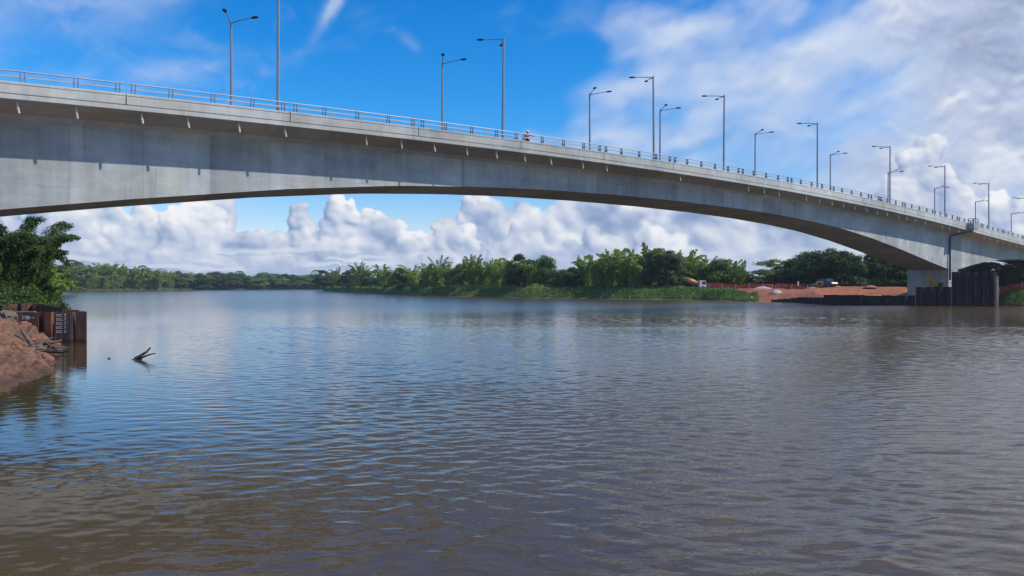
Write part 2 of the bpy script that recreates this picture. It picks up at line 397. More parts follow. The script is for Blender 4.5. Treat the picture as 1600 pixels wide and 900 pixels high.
def concrete(name, base, seg=4.05, off=0.6, streak=1.0, lines=True):
    m, N, b = mat(name); p = coord(N); x, y, z = N.sep(p)
    sx = N.mul(N.add(x, off), 1 / seg)
    cell = N.m('FLOOR', sx)
    wn = N.n.new('ShaderNodeTexWhiteNoise'); wn.noise_dimensions = '1D'; N.put(wn.inputs['W'], cell)
    big = N.noise(N.mapping(p, sc=(0.22, 0.22, 0.35)), 1, 5, 0.55)
    mid = N.noise(N.mapping(p, sc=(0.9, 0.9, 1.1)), 1, 6, 0.62, 0.5)
    st = N.noise(N.mapping(p, sc=(1.5, 1.5, 0.10)), 1, 6, 0.6)
    fine = N.noise(p, 14, 5, 0.65)
    hor = N.noise(N.mapping(p, sc=(0.10, 0.10, 2.2)), 1, 5, 0.6)
    tone = N.add(N.add(N.lin(wn.outputs[0], 0, 1, -0.16, 0.14), N.mul(N.sub(big, 0.5), 0.75)), N.add(N.mul(N.sub(mid, 0.5), 0.40), N.mul(N.sub(st, 0.5), 0.55 * streak)))
    tone = N.add(tone, N.add(N.mul(N.sub(fine, 0.5), 0.28), N.mul(N.sub(hor, 0.5), 0.24)))
    k = N.add(1.0, tone)
    if lines:
        fr = N.m('ABSOLUTE', N.sub(N.m('FRACT', sx), 0.5))
        ln = N.ss(fr, 0.488, 0.499)
        soft = N.ss(fr, 0.42, 0.5)
        k = N.mul(k, N.sub(1.0, N.add(N.mul(ln, 0.15), N.mul(soft, 0.04))))
    # small pale patches of laitance and rubbed repair
    patch = N.mul(N.ss(N.noise(N.mapping(p, loc=(3, 1, 9), rot=(0, R(5), 0), sc=(0.5, 0.5, 1.6)), 1, 6, 0.65), 0.60, 0.72), 0.16)
    k = N.add(k, patch)
    panel = N.n.new('ShaderNodeTexWhiteNoise'); panel.noise_dimensions = '3D'
    N.put(panel.inputs['Vector'], N.comb(N.m('FLOOR', N.mul(N.add(x, off), 3 / seg)), N.m('FLOOR', N.mul(z, 0.55)), 0.0))
    k = N.mul(k, N.lin(panel.outputs[0], 0, 1, 0.95, 1.05))
    zf = N.m('ABSOLUTE', N.sub(N.m('FRACT', N.mul(z, 0.55)), 0.5)); k = N.mul(k, N.sub(1.0, N.mul(N.ss(zf, 0.485, 0.499), 0.10)))
    drip = N.noise(N.mapping(p, loc=(5, 2, 1), sc=(2.6, 2.6, 0.055)), 1, 5, 0.6)
    k = N.mul(k, N.sub(1.0, N.mul(N.ss(drip, 0.58, 0.70), 0.20 * streak)))
    blot = N.noise(N.mapping(p, loc=(9, 4, 2), sc=(0.45, 0.45, 0.7)), 1, 6, 0.7, 0.8)
    k = N.mul(k, N.lin(blot, 0.3, 0.7, 0.90, 1.09))
    c = N.mix(1.0, base, N.comb(k, k, k), 'MULTIPLY')
    warm = N.mix(N.ss(N.noise(N.mapping(p, loc=(1, 5, 3)), 0.3, 4, 0.6), 0.42, 0.66), c, N.mix(1.0, c, (1.05, 1.0, 0.90), 'MULTIPLY'))
    N.put(b.inputs['Base Color'], warm); b.inputs['Roughness'].default_value = 0.85
    bump(N, b, N.add(N.mul(fine, 0.5), mid), 0.35, 0.03)
    return m
M_web = concrete('concrete_web', (0.39, 0.405, 0.395))
M_par = concrete('concrete_parapet', (0.47, 0.465, 0.43), seg=10.1, off=5, streak=0.8, lines=False)
M_pier = concrete('concrete_pier', (0.40, 0.40, 0.385), streak=1.3)
M_steel = simple('galvanised_rail', (0.42, 0.43, 0.45), 0.5, 0.2, 0.08)
M_post = simple('painted_post', (0.17, 0.19, 0.23), 0.5, 0.3, 0.12)
M_pole = simple('lamp_pole_paint', (0.27, 0.28, 0.31), 0.42, 0.3, 0.06)
M_dark = simple('dark_metal', (0.035, 0.04, 0.06), 0.5, 0.2, 0.15)
M_pvc = simple('drain_pvc', (0.55, 0.54, 0.50), 0.6, 0, 0.15, 6)
M_white = simple('white_paint', (0.78, 0.78, 0.75), 0.55, 0, 0.06)
M_mark = simple('weathered_marking', (0.50, 0.47, 0.43), 0.8, 0, 0.35, 9)
M_pipe = simple('dark_pipe', (0.085, 0.085, 0.09), 0.6, 0, 0.2)
M_asph = simple('asphalt', (0.05, 0.05, 0.052), 0.9, 0, 0.15)

def rust(name, a, bcol, c, k=1.0):
    m, N, b = mat(name); p = coord(N); x, y, z = N.sep(p)
    n1 = N.noise(N.mapping(p, sc=(1.3, 1.3, 0.45)), 1, 6, 0.62, 0.4); n2 = N.noise(p, 7, 6, 0.7); n3 = N.noise(N.mapping(p, sc=(3.0, 3.0, 0.2)), 1, 5, 0.6)
    cc = N.ramp(N.add(N.mul(n1, 0.75), N.mul(n2, 0.25)), [(0.36, a), (0.50, bcol), (0.64, c)])
    cc = N.mix(N.mul(N.ss(n3, 0.5, 0.7), 0.5), cc, tuple(v * 0.5 for v in a))
    geo = N.n.new('ShaderNodeNewGeometry'); gz = N.sep(geo.outputs['Position'])[2]
    wet = N.ss(N.add(gz, N.mul(n2, 0.2)), 0.42, 0.12)
    cc = N.mix(N.mul(wet, 0.75), cc, (0.012, 0.011, 0.012))
    N.put(b.inputs['Base Color'], cc); b.inputs['Roughness'].default_value = 0.75; b.inputs['Metallic'].default_value = 0.1
    bump(N, b, n2, 0.4, 0.02); return m
M_rust = rust('rusty_sheet_pile', (0.045, 0.046, 0.058), (0.14, 0.060, 0.036), (0.30, 0.12, 0.055))
M_darkpile = rust('dark_sheet_pile', (0.013, 0.012, 0.015), (0.026, 0.021, 0.022), (0.075, 0.045, 0.034))  # same ramp as the rusty piles, in near-black brown

# ------------------------------------------------------------------ river
def build_river():
    m, N, b = mat('river_water')
    p = coord(N); x, y, z = N.sep(p)
    c = N.noise(N.mapping(p, rot=(0, 0, R(14)), sc=(3.4, 7.5, 1)), 1.0, 3, 0.55)        # fine chop on top of the modelled waves
    side = N.sub(x, N.mul(y, -0.42))
    calm = N.ss(side, -4.0, 9.0, 0.15, 1.0)
    h = N.mul(N.mul(c, 0.011), N.mul(calm, N.ss(y, 25, 80, 1.0, 0.3)))
    silt = N.noise(N.mapping(p, sc=(0.05, 0.09, 1)), 1, 5, 0.6, 0.6)
    N.put(b.inputs['Base Color'], N.ramp(silt, [(0.3, WATER_A), (0.7, WATER_B)]))
    N.put(b.inputs['Roughness'], N.add(0.02, N.mul(N.ss(y, 30, 130, 0.0, 0.20), N.ss(calm, 0.15, 1.0, 0.6, 1.0)))); b.inputs['IOR'].default_value = WATER_IOR
    bump(N, b, h, 1.0, 1.0)
    rows = []; Z = 5.0
    while Z < 8000:
        rows.append(Z); Z += 0.05 if Z < 26 else 0.085 if Z < 60 else 0.2 if Z < 170 else Z * 0.035
    rows = np.array(rows); cols = np.concatenate([np.arange(-160, 1764, 4.0)])
    dZ = np.gradient(rows)
    X = ((cols[None, :] - 800) / F) * rows[:, None]; Y = np.repeat(rows[:, None], len(cols), 1)
    q = np.random.RandomState(12); Hh = np.zeros_like(X)
    def soft(v, lo, hi): t = np.clip((v - lo) / (hi - lo), 0, 1); return t * t * (3 - 2 * t)
    wx = .55 * np.sin(X * .31 + 1.3 * np.sin(Y * .17)) + .35 * np.sin(X * .83 + Y * .41 + 2) + .2 * np.sin(X * 1.9 - Y * .9)
    wy = .50 * np.sin(Y * .27 + 1.1 * np.sin(X * .21)) + .30 * np.sin(Y * .71 - X * .5 + 1)
    n = 72
    for i in range(n):
        lam = float(np.exp(q.normal(math.log(0.43), 0.50))); lam = min(max(lam, .22), 2.6); k = 2 * math.pi / lam
        th = R(90 + 8) + q.normal() * R(25); kx, ky = k * math.cos(th), k * math.sin(th)
        sl_ = WAVE_SLOPE * math.sqrt(2 / n) * q.uniform(.6, 1.4)
        keep = soft(lam / dZ, 1.7, 3.2)[:, None]
        gate = 0.55 + 0.45 * np.sin(X * q.uniform(.15, .5) + Y * q.uniform(.1, .4) + q.uniform(0, 6.3))
        Hh += keep * gate * 1.25 * (sl_ / k) * np.sin(kx * (X + wx * .5) + ky * (Y + wy * .5) + q.uniform(0, 6.3))
    side = X + .42 * Y
    calm = 0.16 + 0.84 * soft(side, -5.5, 9.5)
    near = 0.92 + .08 * soft(Y, 9, 18)
    patch = 0.80 + .28 * np.sin(X * .07 + 1.5 * np.sin(Y * .045)) * np.sin(Y * .085 + X * .03 + .8)
    Hh = Hh * calm * patch * near; Hh = Hh + 7.0 * Hh * Hh
    Hh *= soft(2000 - Y, 0, 1500) * 1.0
    V = np.stack([X, Y, Hh], -1).reshape(-1, 3).astype(np.float32)
    nr, nc = X.shape; idx = np.arange(nr * nc, dtype=np.int32).reshape(nr, nc)
    Fq = np.stack([idx[:-1, :-1], idx[:-1, 1:], idx[1:, 1:], idx[1:, :-1]], -1).reshape(-1, 4)
    # flat water round about, beyond the modelled sheet
    base = nr * nc; L0, L1 = X[0, 0], X[-1, 0]; R0, R1 = X[0, -1], X[-1, -1]
    extra = np.array([[L0, 5, -.03], [L1, rows[-1], -.03], [-9000, rows[-1], -.03], [-9000, -200, -.03], [R0, 5, -.03], [R1, rows[-1], -.03], [9000, rows[-1], -.03], [9000, -200, -.03]], np.float32)
    V = np.concatenate([V, extra]); Fx = np.array([[base + 3, base + 0, base + 1, base + 2], [base + 4, base + 7, base + 6, base + 5], [base + 3, base + 7, base + 4, base + 0]], np.int32)
    Fq = np.concatenate([Fq, Fx]); me = bpy.data.meshes.new('river'); me.vertices.add(len(V)); me.vertices.foreach_set('co', V.reshape(-1))
    me.loops.add(len(Fq) * 4); me.loops.foreach_set('vertex_index', Fq.reshape(-1)); me.polygons.add(len(Fq))
    me.polygons.foreach_set('loop_start', np.arange(0, len(Fq) * 4, 4, dtype=np.int32)); me.polygons.foreach_set('loop_total', np.full(len(Fq), 4, np.int32))
    me.polygons.foreach_set('use_smooth', np.ones(len(Fq), bool)); me.update(); me.validate(); me.materials.append(m)
    o = bpy.data.objects.new('river', me); col.objects.link(o); tag(o, kind='structure')
WATER_A, WATER_B, WATER_IOR, WAVE_SLOPE = (0.076, 0.048, 0.021), (0.104, 0.067, 0.030), 1.36, 0.100
build_river()

# ------------------------------------------------------------------ ground: both banks as one sheet
SHORE = [(-2600, 60), (-400, 60), (0, 58), (50, 66), (70, 74), (84, 84), (90, 470), (150, 500), (260, 540), (380, 590), (480, 640), (500, 640), (506, 450), (545, 362), (590, 284), (640, 252), (700, 229), (800, 205),
         (900, 190), (1000, 178), (1100, 167), (1180, 151), (1245, 143), (1290, 133), (1430, 127), (1556, 121), (1600, 113), (1700, 104), (3200, 85)]
def shore(px):
    w = 0.007 * math.sin(px * 0.043) + 0.003 * math.sin(px * 0.11 + 1)
    for (a, za), (b, zb) in zip(SHORE, SHORE[1:]):
        if a <= px <= b: return (za + (zb - za) * (px - a) / (b - a)) * (1 + w * (1 if 500 < px < 1180 else .3))
    return 500
def sstep(t): t = max(0.0, min(1.0, t)); return t * t * (3 - 2 * t)
def ground_h(px, Z, zs=None):
    zs = shore(px) if zs is None else zs
    d = Z - zs
    n = mnoise.fractal(Vector(((px - 800) / F * Z * 0.11, Z * 0.11, 3.0)), 0.8, 2.0, 4)
    if d < 0: return max(-2.5, d * 0.35)
    wd = 7.0 + 9.0 * sstep((px - 1120) / 60) * sstep((1500 - px) / 40)
    plateau = 2.35 + 0.004 * min(d, 200)
    if px < 500: plateau = 1.0 + 0.006 * min(d, 200)
    h = plateau * sstep(d / wd) ** 0.8 + 0.28 * n * sstep(d / 4)
    if 1150 < px < 1300 and d < 30: h += 0.45 * sstep(d / 6) * mnoise.noise(Vector(((px - 800) / F * Z * 0.35, Z * 0.35, 9)))
    k = sstep((px - 1265) / 40) * sstep((1560 - px) / 20)
    if k > 0:
        top = 3.05 + 0.12 * n if px < 1420 else 2.6
        low = 1.15 * sstep(d / 1.5) + 0.15 * n
        h = h * (1 - k) + k * (low + (top - low) * sstep((Z - 154 - 1.5 * n) / 5.5))
    return h
def build_ground():
    m, N, b = mat('bank_ground')
    at_ = N.n.new('ShaderNodeAttribute'); at_.attribute_name = 'soil'
    p = coord(N)
    n = N.noise(p, 0.35, 6, 0.6); n2 = N.noise(p, 1.8, 6, 0.65); n3 = N.noise(p, 6, 5, 0.7)
    grass = N.ramp(N.add(N.mul(n, .5), N.mul(n2, .5)), [(0.3, (0.035, 0.065, 0.018)), (0.5, (0.065, 0.12, 0.028)), (0.68, (0.12, 0.15, 0.055))])
    earth = N.ramp(N.add(N.mul(n, .35), N.mul(n2, .65)), [(0.30, (0.17, 0.060, 0.028)), (0.48, (0.37, 0.115, 0.045)), (0.60, (0.46, 0.18, 0.085)), (0.72, (0.45, 0.27, 0.17))])
    f = N.ss(N.add(at_.outputs['Fac'], N.mul(N.sub(n2, 0.5), 0.9)), 0.35, 0.62)
    N.put(b.inputs['Base Color'], N.mix(f, grass, earth)); b.inputs['Roughness'].default_value = 0.95
    bump(N, b, N.add(n2, N.mul(n3, 0.4)), 0.8, 0.25)
    pxs = [-2600, -1500, -800, -400, -150] + list(range(-60, 96, 12)) + list(range(84, 520, 8)) + list(range(512, 1700, 4)) + [1750, 1850, 2000, 2300, 2700, 3200]
    pxs = sorted(set(pxs)); offs = [-14, -5, -2, -0.8, 0, 0.4, 0.9, 1.5, 2.2, 3, 4, 5, 6.2, 7.5, 9, 10.5, 12, 13.5, 15, 17, 19, 22, 26, 31, 38, 48, 62, 90, 150, 300, 800, 2500, 7000]
    V = []; S = []
    for px in pxs:
        zs = shore(px)
        for o in offs:
            Z = zs + o; q = at(px, Z); V.append((q.x, q.y, ground_h(px, Z, zs)))
            s = 0.0
            if px < 500: s = 0.55 if 0 <= o < 3 else 0.1
            else:
                if o < 1.4: s = 0.42
                elif o < 2.5: s = 0.2
                red = sstep((px - 1150) / 45) * (1 - sstep((px - 1600) / 40))
                if o < 45: s = max(s, red * 1.0)
                if 1085 < px < 1420 and 9 < o < 34: s = max(s, 0.9)
            S.append(s)
    nrow = len(offs); Fc = []
    for i in range(len(pxs) - 1):
        for j in range(nrow - 1):
            a = i * nrow + j; Fc.append((a, a + nrow, a + nrow + 1, a + 1))
    me = bpy.data.meshes.new('ground'); me.from_pydata(V, [], Fc)
    for q in me.polygons: q.use_smooth = True
    at2 = me.attributes.new('soil', 'FLOAT', 'POINT'); at2.data.foreach_set('value', S)
    me.materials.append(m); o = bpy.data.objects.new('ground', me); col.objects.link(o); tag(o, kind='structure')
build_ground()

# ------------------------------------------------------------------ bridge
TH = math.radians(50.5)
BX, BY = 19.75, 79.0
KN = 89773.0
W = 11.6
def s_of(px, w=0.0):
    """station along the bridge of photo column px on the plane w metres in from the near edge"""
    dd = 48.4 + w; Z = KN * dd / 48.4 / (2231 - px)
    return (Z - w * math.sin(TH) - BY) / math.cos(TH)
def T(s):
    a = abs(s)
    return 15.72 - 0.0004 * a * a if a < 78 else 15.72 - 0.0004 * 78 * 78 - (a - 78) * 0.0008 * 78 * 0.9
SOF = [(0, 12.3), (10, 12.22), (19, 12.0), (27, 11.62), (35, 11.05), (44, 10.05), (54, 8.62), (61, 7.5), (66, 6.72), (70.8, 6.0), (74.8, 6.0), (80, 6.75), (86, 7.45), (94, 8.05), (104, 8.45), (115, 8.35), (200, 2.9)]
def soffit(s):
    a = abs(s)
    for (x0, y0), (x1, y1) in zip(SOF, SOF[1:]):
        if x0 <= a <= x1: return y0 + (y1 - y0) * (a - x0) / (x1 - x0)
def fh(s): return 1.10 + 0.0022 * max(-70, min(70, s))
JOINTS = [-65.0, -54.8, -44.8, -34.7, -24.6, -14.6, -4.5, 7.4, 17.5, 27.6, 37.9, 48.4, 58.9, 68.4, 78.6, 88.8, 99.0, 109.2, 119.4, 129.6]
JOINTS = [-116, -105.8, -95.6, -85.4, -75.2] + JOINTS
def build_bridge():
    root = empty('bridge', (BX, BY, 0), math.pi / 2 - TH, 'long grey concrete box girder bridge arching across the river from left edge to right bank', 'bridge')
    S = [-116 + i * 2.0 for i in range(124)]
    # box girder with real segment kinks
    mb = MB(); rings = []
    for s in S:
        zt = T(s) - fh(s) - 0.42; zb = soffit(s)
        rings.append([(s, 2.5, zt), (s, 2.5, zb), (s, W - 2.5, zb), (s, W - 2.5, zt)])
    mb.sweep(rings); mb.build('box_girder', M_web, root)
    # slab with edge strip and haunched underside
    mb = MB(); rings = []
    for s in S:
        t = T(s); e = t - fh(s); pz = t - 0.70 * fh(s)
        rings.append([(s, 0.03, pz), (s, 0.03, e + 0.04), (s, 0.07, e), (s, 2.2, e - 0.36), (s, 2.497, e - 0.62), (s, W - 2.497, e - 0.62), (s, W - 2.2, e - 0.36), (s, W - 0.07, e), (s, W - 0.03, e + 0.04), (s, W - 0.03, pz)])
    mb.sweep(rings); mb.build('deck_slab', M_par, root)
    mb = MB(); rings = [[(s, 0.45, T(s) - 0.70 * fh(s) + 0.004), (s, 0.45, T(s) - 0.70 * fh(s) + 0.06), (s, W - 0.45, T(s) - 0.70 * fh(s) + 0.06), (s, W - 0.45, T(s) - 0.70 * fh(s) + 0.004)] for s in S]
    mb.sweep(rings); mb.build('road_surface', M_asph, root)
    for side in (0, 1):
        mb = MB()
        for a, b in zip(JOINTS, JOINTS[1:]):
            rings = []; k = max(2, int((b - a) / 2))
            for i in range(k + 1):
                s = a + 0.035 + (b - a - 0.07) * i / k; t = T(s); h = 0.70 * fh(s)
                prof = [(0.02, t), (0.0, t - 0.03), (0.0, t - 0.13), (0.035, t - 0.15), (0.035, t - 0.18), (0.006, t - 0.20), (0.006, t - h + 0.05), (0.045, t - h + 0.012), (0.40, t - h + 0.012), (0.30, t - h + 0.25), (0.26, t)]
                if side: prof = [(W - w_, z_) for w_, z_ in prof]
                rings.append([(s, w_, z_) for w_, z_ in prof])
            mb.sweep(rings)
        mb.build('parapet', M_par, root)
    # near railing: two rails, paired plate posts
    mb = MB()
    for a, b in zip(JOINTS[4:], JOINTS[5:]):
        k = 5; ss_ = [a + 0.06 + (b - a - 0.12) * i / k for i in range(k + 1)]
        mb.tube([(s, 0.13, T(s) + 0.60) for s in ss_], 0.040, 8)
        rings = [[(s, 0.10, T(s) + 0.26), (s, 0.10, T(s) + 0.34), (s, 0.17, T(s) + 0.34), (s, 0.17, T(s) + 0.26)] for s in ss_]
        mb.sweep(rings)
    rail = mb.build('railing', M_steel, root)
    pm = MB()
    for dx in (-0.10, 0.10):
        pm.sweep([[(dx - 0.012, 0.06, 0), (dx + 0.012, 0.06, 0), (dx + 0.012, 0.24, 0), (dx - 0.012, 0.24, 0)], [(dx - 0.012, 0.09, 0.30), (dx + 0.012, 0.09, 0.30), (dx + 0.012, 0.21, 0.30), (dx - 0.012, 0.21, 0.30)],
                  [(dx - 0.012, 0.09, 0.62), (dx + 0.012, 0.09, 0.62), (dx + 0.012, 0.18, 0.62), (dx - 0.012, 0.18, 0.62)]])
        pm.box((dx, 0.135, 0.30), (0.07, 0.10, 0.12))
    pm.box((0, 0.15, 0.008), (0.34, 0.22, 0.016))
    p0 = pm.build('post', M_post, rail); first = True
    for a, b in zip(JOINTS[4:], JOINTS[5:]):
        n = 5 if b - a > 11 else 4
        for s in [a + 0.42] + [a + (b - a) * i / n for i in range(1, n)] + [b - 0.42]:
            if s < -66 or s > 128: continue
            o = p0 if first else p0.copy()
            if not first: col.objects.link(o)
            o.location = (s, 0, T(s)); first = False
    # drain spouts under the near edge
    dm = MB(); dm.tube([(0, 0, 0.12), (0.03, 0, -0.25), (0.10, -0.02, -0.62)], 0.065, 8)
    d0 = dm.build('drain_spout', M_pvc, root); first = True
    for px in [-60, 27, 119, 221, 293, 373, 445, 572, 627, 678, 729, 775, 819, 860, 910, 947, 1062, 1169, 1193, 1217, 1259, 1280, 1299, 1317, 1335, 1353, 1370, 1385, 1403, 1416, 1429, 1445, 1471, 1483, 1497, 1537, 1546, 1557, 1567, 1577, 1587, 1596]:
        s = s_of(px, 0.35); o = d0 if first else d0.copy()
        if not first: col.objects.link(o)
        first = False; o.location = (s, 0.38, T(s) - fh(s) - 0.03); o.rotation_euler = (0, 0, random.Random(px).uniform(-.8, .8))
    # piers
    for c in (72.8, -72.8):
        mb = MB(); mb.sweep([[(c - 2.003, 2.497, z), (c + 2.003, 2.497, z), (c + 2.003, W - 2.497, z), (c - 2.003, W - 2.497, z)] for z in (-3, 0.5, 3, 5.0, 6.02)])
        mb.build('pier', M_pier, root)
    # inspection balcony over the right pier, with its pipe
    mb = MB(); z = T(72.9)
    mb.box((72.9, -0.50, z - 0.52), (2.1, 0.98, 0.95)); bal = mb.build('balcony', M_pier, root)
    mb = MB()
    for (x, y) in ((71.95, -0.9), (73.85, -0.9), (71.95, -0.1), (73.85, -0.1)): mb.box((x, y, z + 0.35), (0.10, 0.10, 0.80))
    mb.box((72.9, -0.9, z + 0.72), (2.0, 0.07, 0.07)); mb.box((71.95, -0.5, z + 0.72), (0.07, 0.8, 0.07)); mb.box((73.85, -0.5, z + 0.72), (0.07, 0.8, 0.07))
    mb.box((72.9, -0.9, z + 0.35), (2.0, 0.06, 0.06)); mb.box((71.95, -0.5, z + 0.35), (0.06, 0.8, 0.06))
    mb.build('guard_rail', M_post, bal)
    mb = MB(); e = T(71) - fh(71)
    mb.tube([(72.0, -0.85, e - 0.12), (71.2, 1.2, e - 0.62), (70.75, 2.1, e - 0.85), (70.72, 2.22, e - 1.3), (70.72, 2.22, 6.0), (70.72, 2.22, 4.2)], 0.17, 10)
    mb.build('downpipe', M_pipe, root, smooth=True)
    return root
bridge = build_bridge()
def bpt(s, w, z):
    c, si = math.cos(math.pi / 2 - TH), math.sin(math.pi / 2 - TH)
    return Vector((BX + s * c - w * si, BY + s * si + w * c, z))

# ------------------------------------------------------------------ street lamps
def build_lamps():
    H = 9.05
    lamp = empty('street_lamp')
    mb = MB(); mb.tube([(0, 0, 0), (0, 0, H)], [0.115, 0.085], 8); mb.box((0, 0, 0.02), (0.42, 0.42, 0.04)); mb.build('pole', M_pole, lamp, smooth=False)
    MB().tube([(0, 0, H - .03), (0, 0, H + 0.14)], 0.05, 6).build('cap', M_pole, lamp)
    for sg in (-1, 1):
        a = R(32 * sg); d = Vector((math.sin(a), math.cos(a), 0))
        mb = MB(); mb.tube([d * 0.05 + Vector((0, 0, H - 0.10)), d * 0.8 + Vector((0, 0, H + 0.02)), d * 1.85 + Vector((0, 0, H + 0.10))], [0.045, 0.04, 0.032], 6)
        arm = mb.build('arm', M_pole, lamp)
        mb = MB(); rings = []
        side = Vector((d.y, -d.x, 0))
        for t, w_, h_ in ((0, .05, .04), (.10, .12, .06), (.35, .17, .065), (.55, .13, .05), (.62, .05, .02)):
            c = d * (1.80 + t) + Vector((0, 0, H + 0.10 + t * .05)); rings.append([c + side * w_, c + side * w_ * .6 + Vector((0, 0, h_)), c - side * w_ * .6 + Vector((0, 0, h_)), c - side * w_, c - side * w_ * .7 - Vector((0, 0, h_)), c + side * w_ * .7 - Vector((0, 0, h_))])
        mb.sweep(rings); mb.build('lamp_head', M_dark, arm)
    near = [-45.4, -26.1, -6.8, 4.9, 24.8, 45.0, 64.3, 83.3, 103.0]
    far = [-45.4, -26.1, -6.8, 4.9, 24.8, 45.0, 64.3, 83.3, 103.0, 123.5]
    words = ['first', 'second', 'third', 'fourth', 'fifth', 'sixth', 'seventh', 'eighth', 'ninth', 'tenth']
    first = True
    for row, lst in (('near', near), ('far', far)):
        for i, s in enumerate(lst):
            o = lamp if first else copy_tree(lamp); first = False
            w = 0.62 if row == 'near' else 9.5
            z = T(s) - 0.70 * fh(s) + 0.06
            o.location = bpt(s, w, z); rr_ = random.Random(i * 2 + (row == 'far')); o.rotation_euler = (R(rr_.uniform(-.45, .45)), R(rr_.uniform(-.45, .45)), math.pi / 2 - TH + (0 if row == 'near' else math.pi) + R(random.Random(i).uniform(-1.5, 1.5)))
            where = 'tall double arm street lamp on the near side of the bridge' if row == 'near' else 'double arm street lamp behind the far side of the bridge'
            tag(o, f'{where}, {words[i]} from left', 'street lamp', 'street lamps along the bridge deck')
build_lamps()

# ------------------------------------------------------------------ vegetation
def foliage(name, dark, mid_, light, trans=0.25, scale=0.7):
    m, N, b = mat(name); p = coord(N)
    oi = N.n.new('ShaderNodeObjectInfo'); g = N.n.new('ShaderNodeNewGeometry')
    n = N.noise(p, scale, 4, 0.6)
    f = N.add(N.mul(n, 0.62), N.add(N.mul(g.outputs['Random Per Island'], 0.26), N.mul(N.sub(oi.outputs['Random'], 0.5), 0.16)))
    c = N.ramp(f, [(0.25, dark), (0.45, mid_), (0.66, light)])
    N.put(b.inputs['Base Color'], c); b.inputs['Roughness'].default_value = 0.6
    b.inputs['Specular IOR Level'].default_value = 0.25
    t = N.n.new('ShaderNodeBsdfTranslucent'); N.put(t.inputs[0], N.mix(1.0, c, (1.5, 1.6, 0.7), 'MULTIPLY'))
    mx = N.n.new('ShaderNodeMixShader'); mx.inputs[0].default_value = trans
    out = [x for x in N.n if x.type == 'OUTPUT_MATERIAL'][0]
    N.l.new(b.outputs[0], mx.inputs[1]); N.l.new(t.outputs[0], mx.inputs[2]); N.l.new(mx.outputs[0], out.inputs[0])
    return m
M_bam = foliage('bamboo_leaves', (0.11, 0.17, 0.035), (0.25, 0.34, 0.065), (0.40, 0.48, 0.15), 0.34)
M_bam2 = foliage('near_bamboo_leaves', (0.028, 0.056, 0.015), (0.062, 0.110, 0.025), (0.14, 0.21, 0.045), 0.28, 0.5)
M_leafd = foliage('dark_leaves', (0.030, 0.060, 0.018), (0.062, 0.112, 0.028), (0.125, 0.19, 0.05), 0.2)
M_leafm = foliage('green_leaves', (0.065, 0.12, 0.028), (0.14, 0.23, 0.048), (0.26, 0.34, 0.09), 0.25)
M_leafp = foliage('pale_leaves', (0.06, 0.09, 0.035), (0.115, 0.155, 0.06), (0.19, 0.225, 0.10), 0.2)
M_grass = foliage('bank_grass', (0.07, 0.12, 0.03), (0.14, 0.23, 0.05), (0.25, 0.30, 0.10), 0.2, 0.12)
M_bark = simple('bark', (0.10, 0.075, 0.055), 0.9, 0, 0.3)
M_culm = simple('bamboo_culm', (0.16, 0.19, 0.07), 0.7, 0, 0.3)

def leaf_mesh(name, C, D, U, L, Wd, mt, parent):
    """C centres, D long axes, U side axes (n x 3 arrays), L lengths, Wd widths; every leaf is a bent pair of quads"""
    n = len(C); D = D / (np.linalg.norm(D, axis=1, keepdims=True) + 1e-9)
    U = U - D * (U * D).sum(1, keepdims=True); U = U / (np.linalg.norm(U, axis=1, keepdims=True) + 1e-9)
    L = np.asarray(L).reshape(-1, 1) * np.ones((n, 1)); Wd = np.asarray(Wd).reshape(-1, 1) * np.ones((n, 1))
    Nn = np.cross(D, U)
    v = np.empty((n, 4, 3), np.float32)
    v[:, 0] = C - D * L * .5; v[:, 1] = C + U * Wd * .5 + Nn * Wd * .12; v[:, 2] = C + D * L * .5; v[:, 3] = C - U * Wd * .5 + Nn * Wd * .12
    me = bpy.data.meshes.new(name); me.vertices.add(n * 4); me.vertices.foreach_set('co', v.reshape(-1))
    me.loops.add(n * 4); me.loops.foreach_set('vertex_index', np.arange(n * 4, dtype=np.int32))
    me.polygons.add(n); me.polygons.foreach_set('loop_start', np.arange(0, n * 4, 4, dtype=np.int32)); me.polygons.foreach_set('loop_total', np.full(n, 4, np.int32))
    me.update(); me.validate(); me.materials.append(mt)
    o = bpy.data.objects.new(name, me); col.objects.link(o)
    if parent is not None: o.parent = parent
    return o
def rdir(q, n): v = q.normal(size=(n, 3)); return v / np.linalg.norm(v, axis=1, keepdims=True)

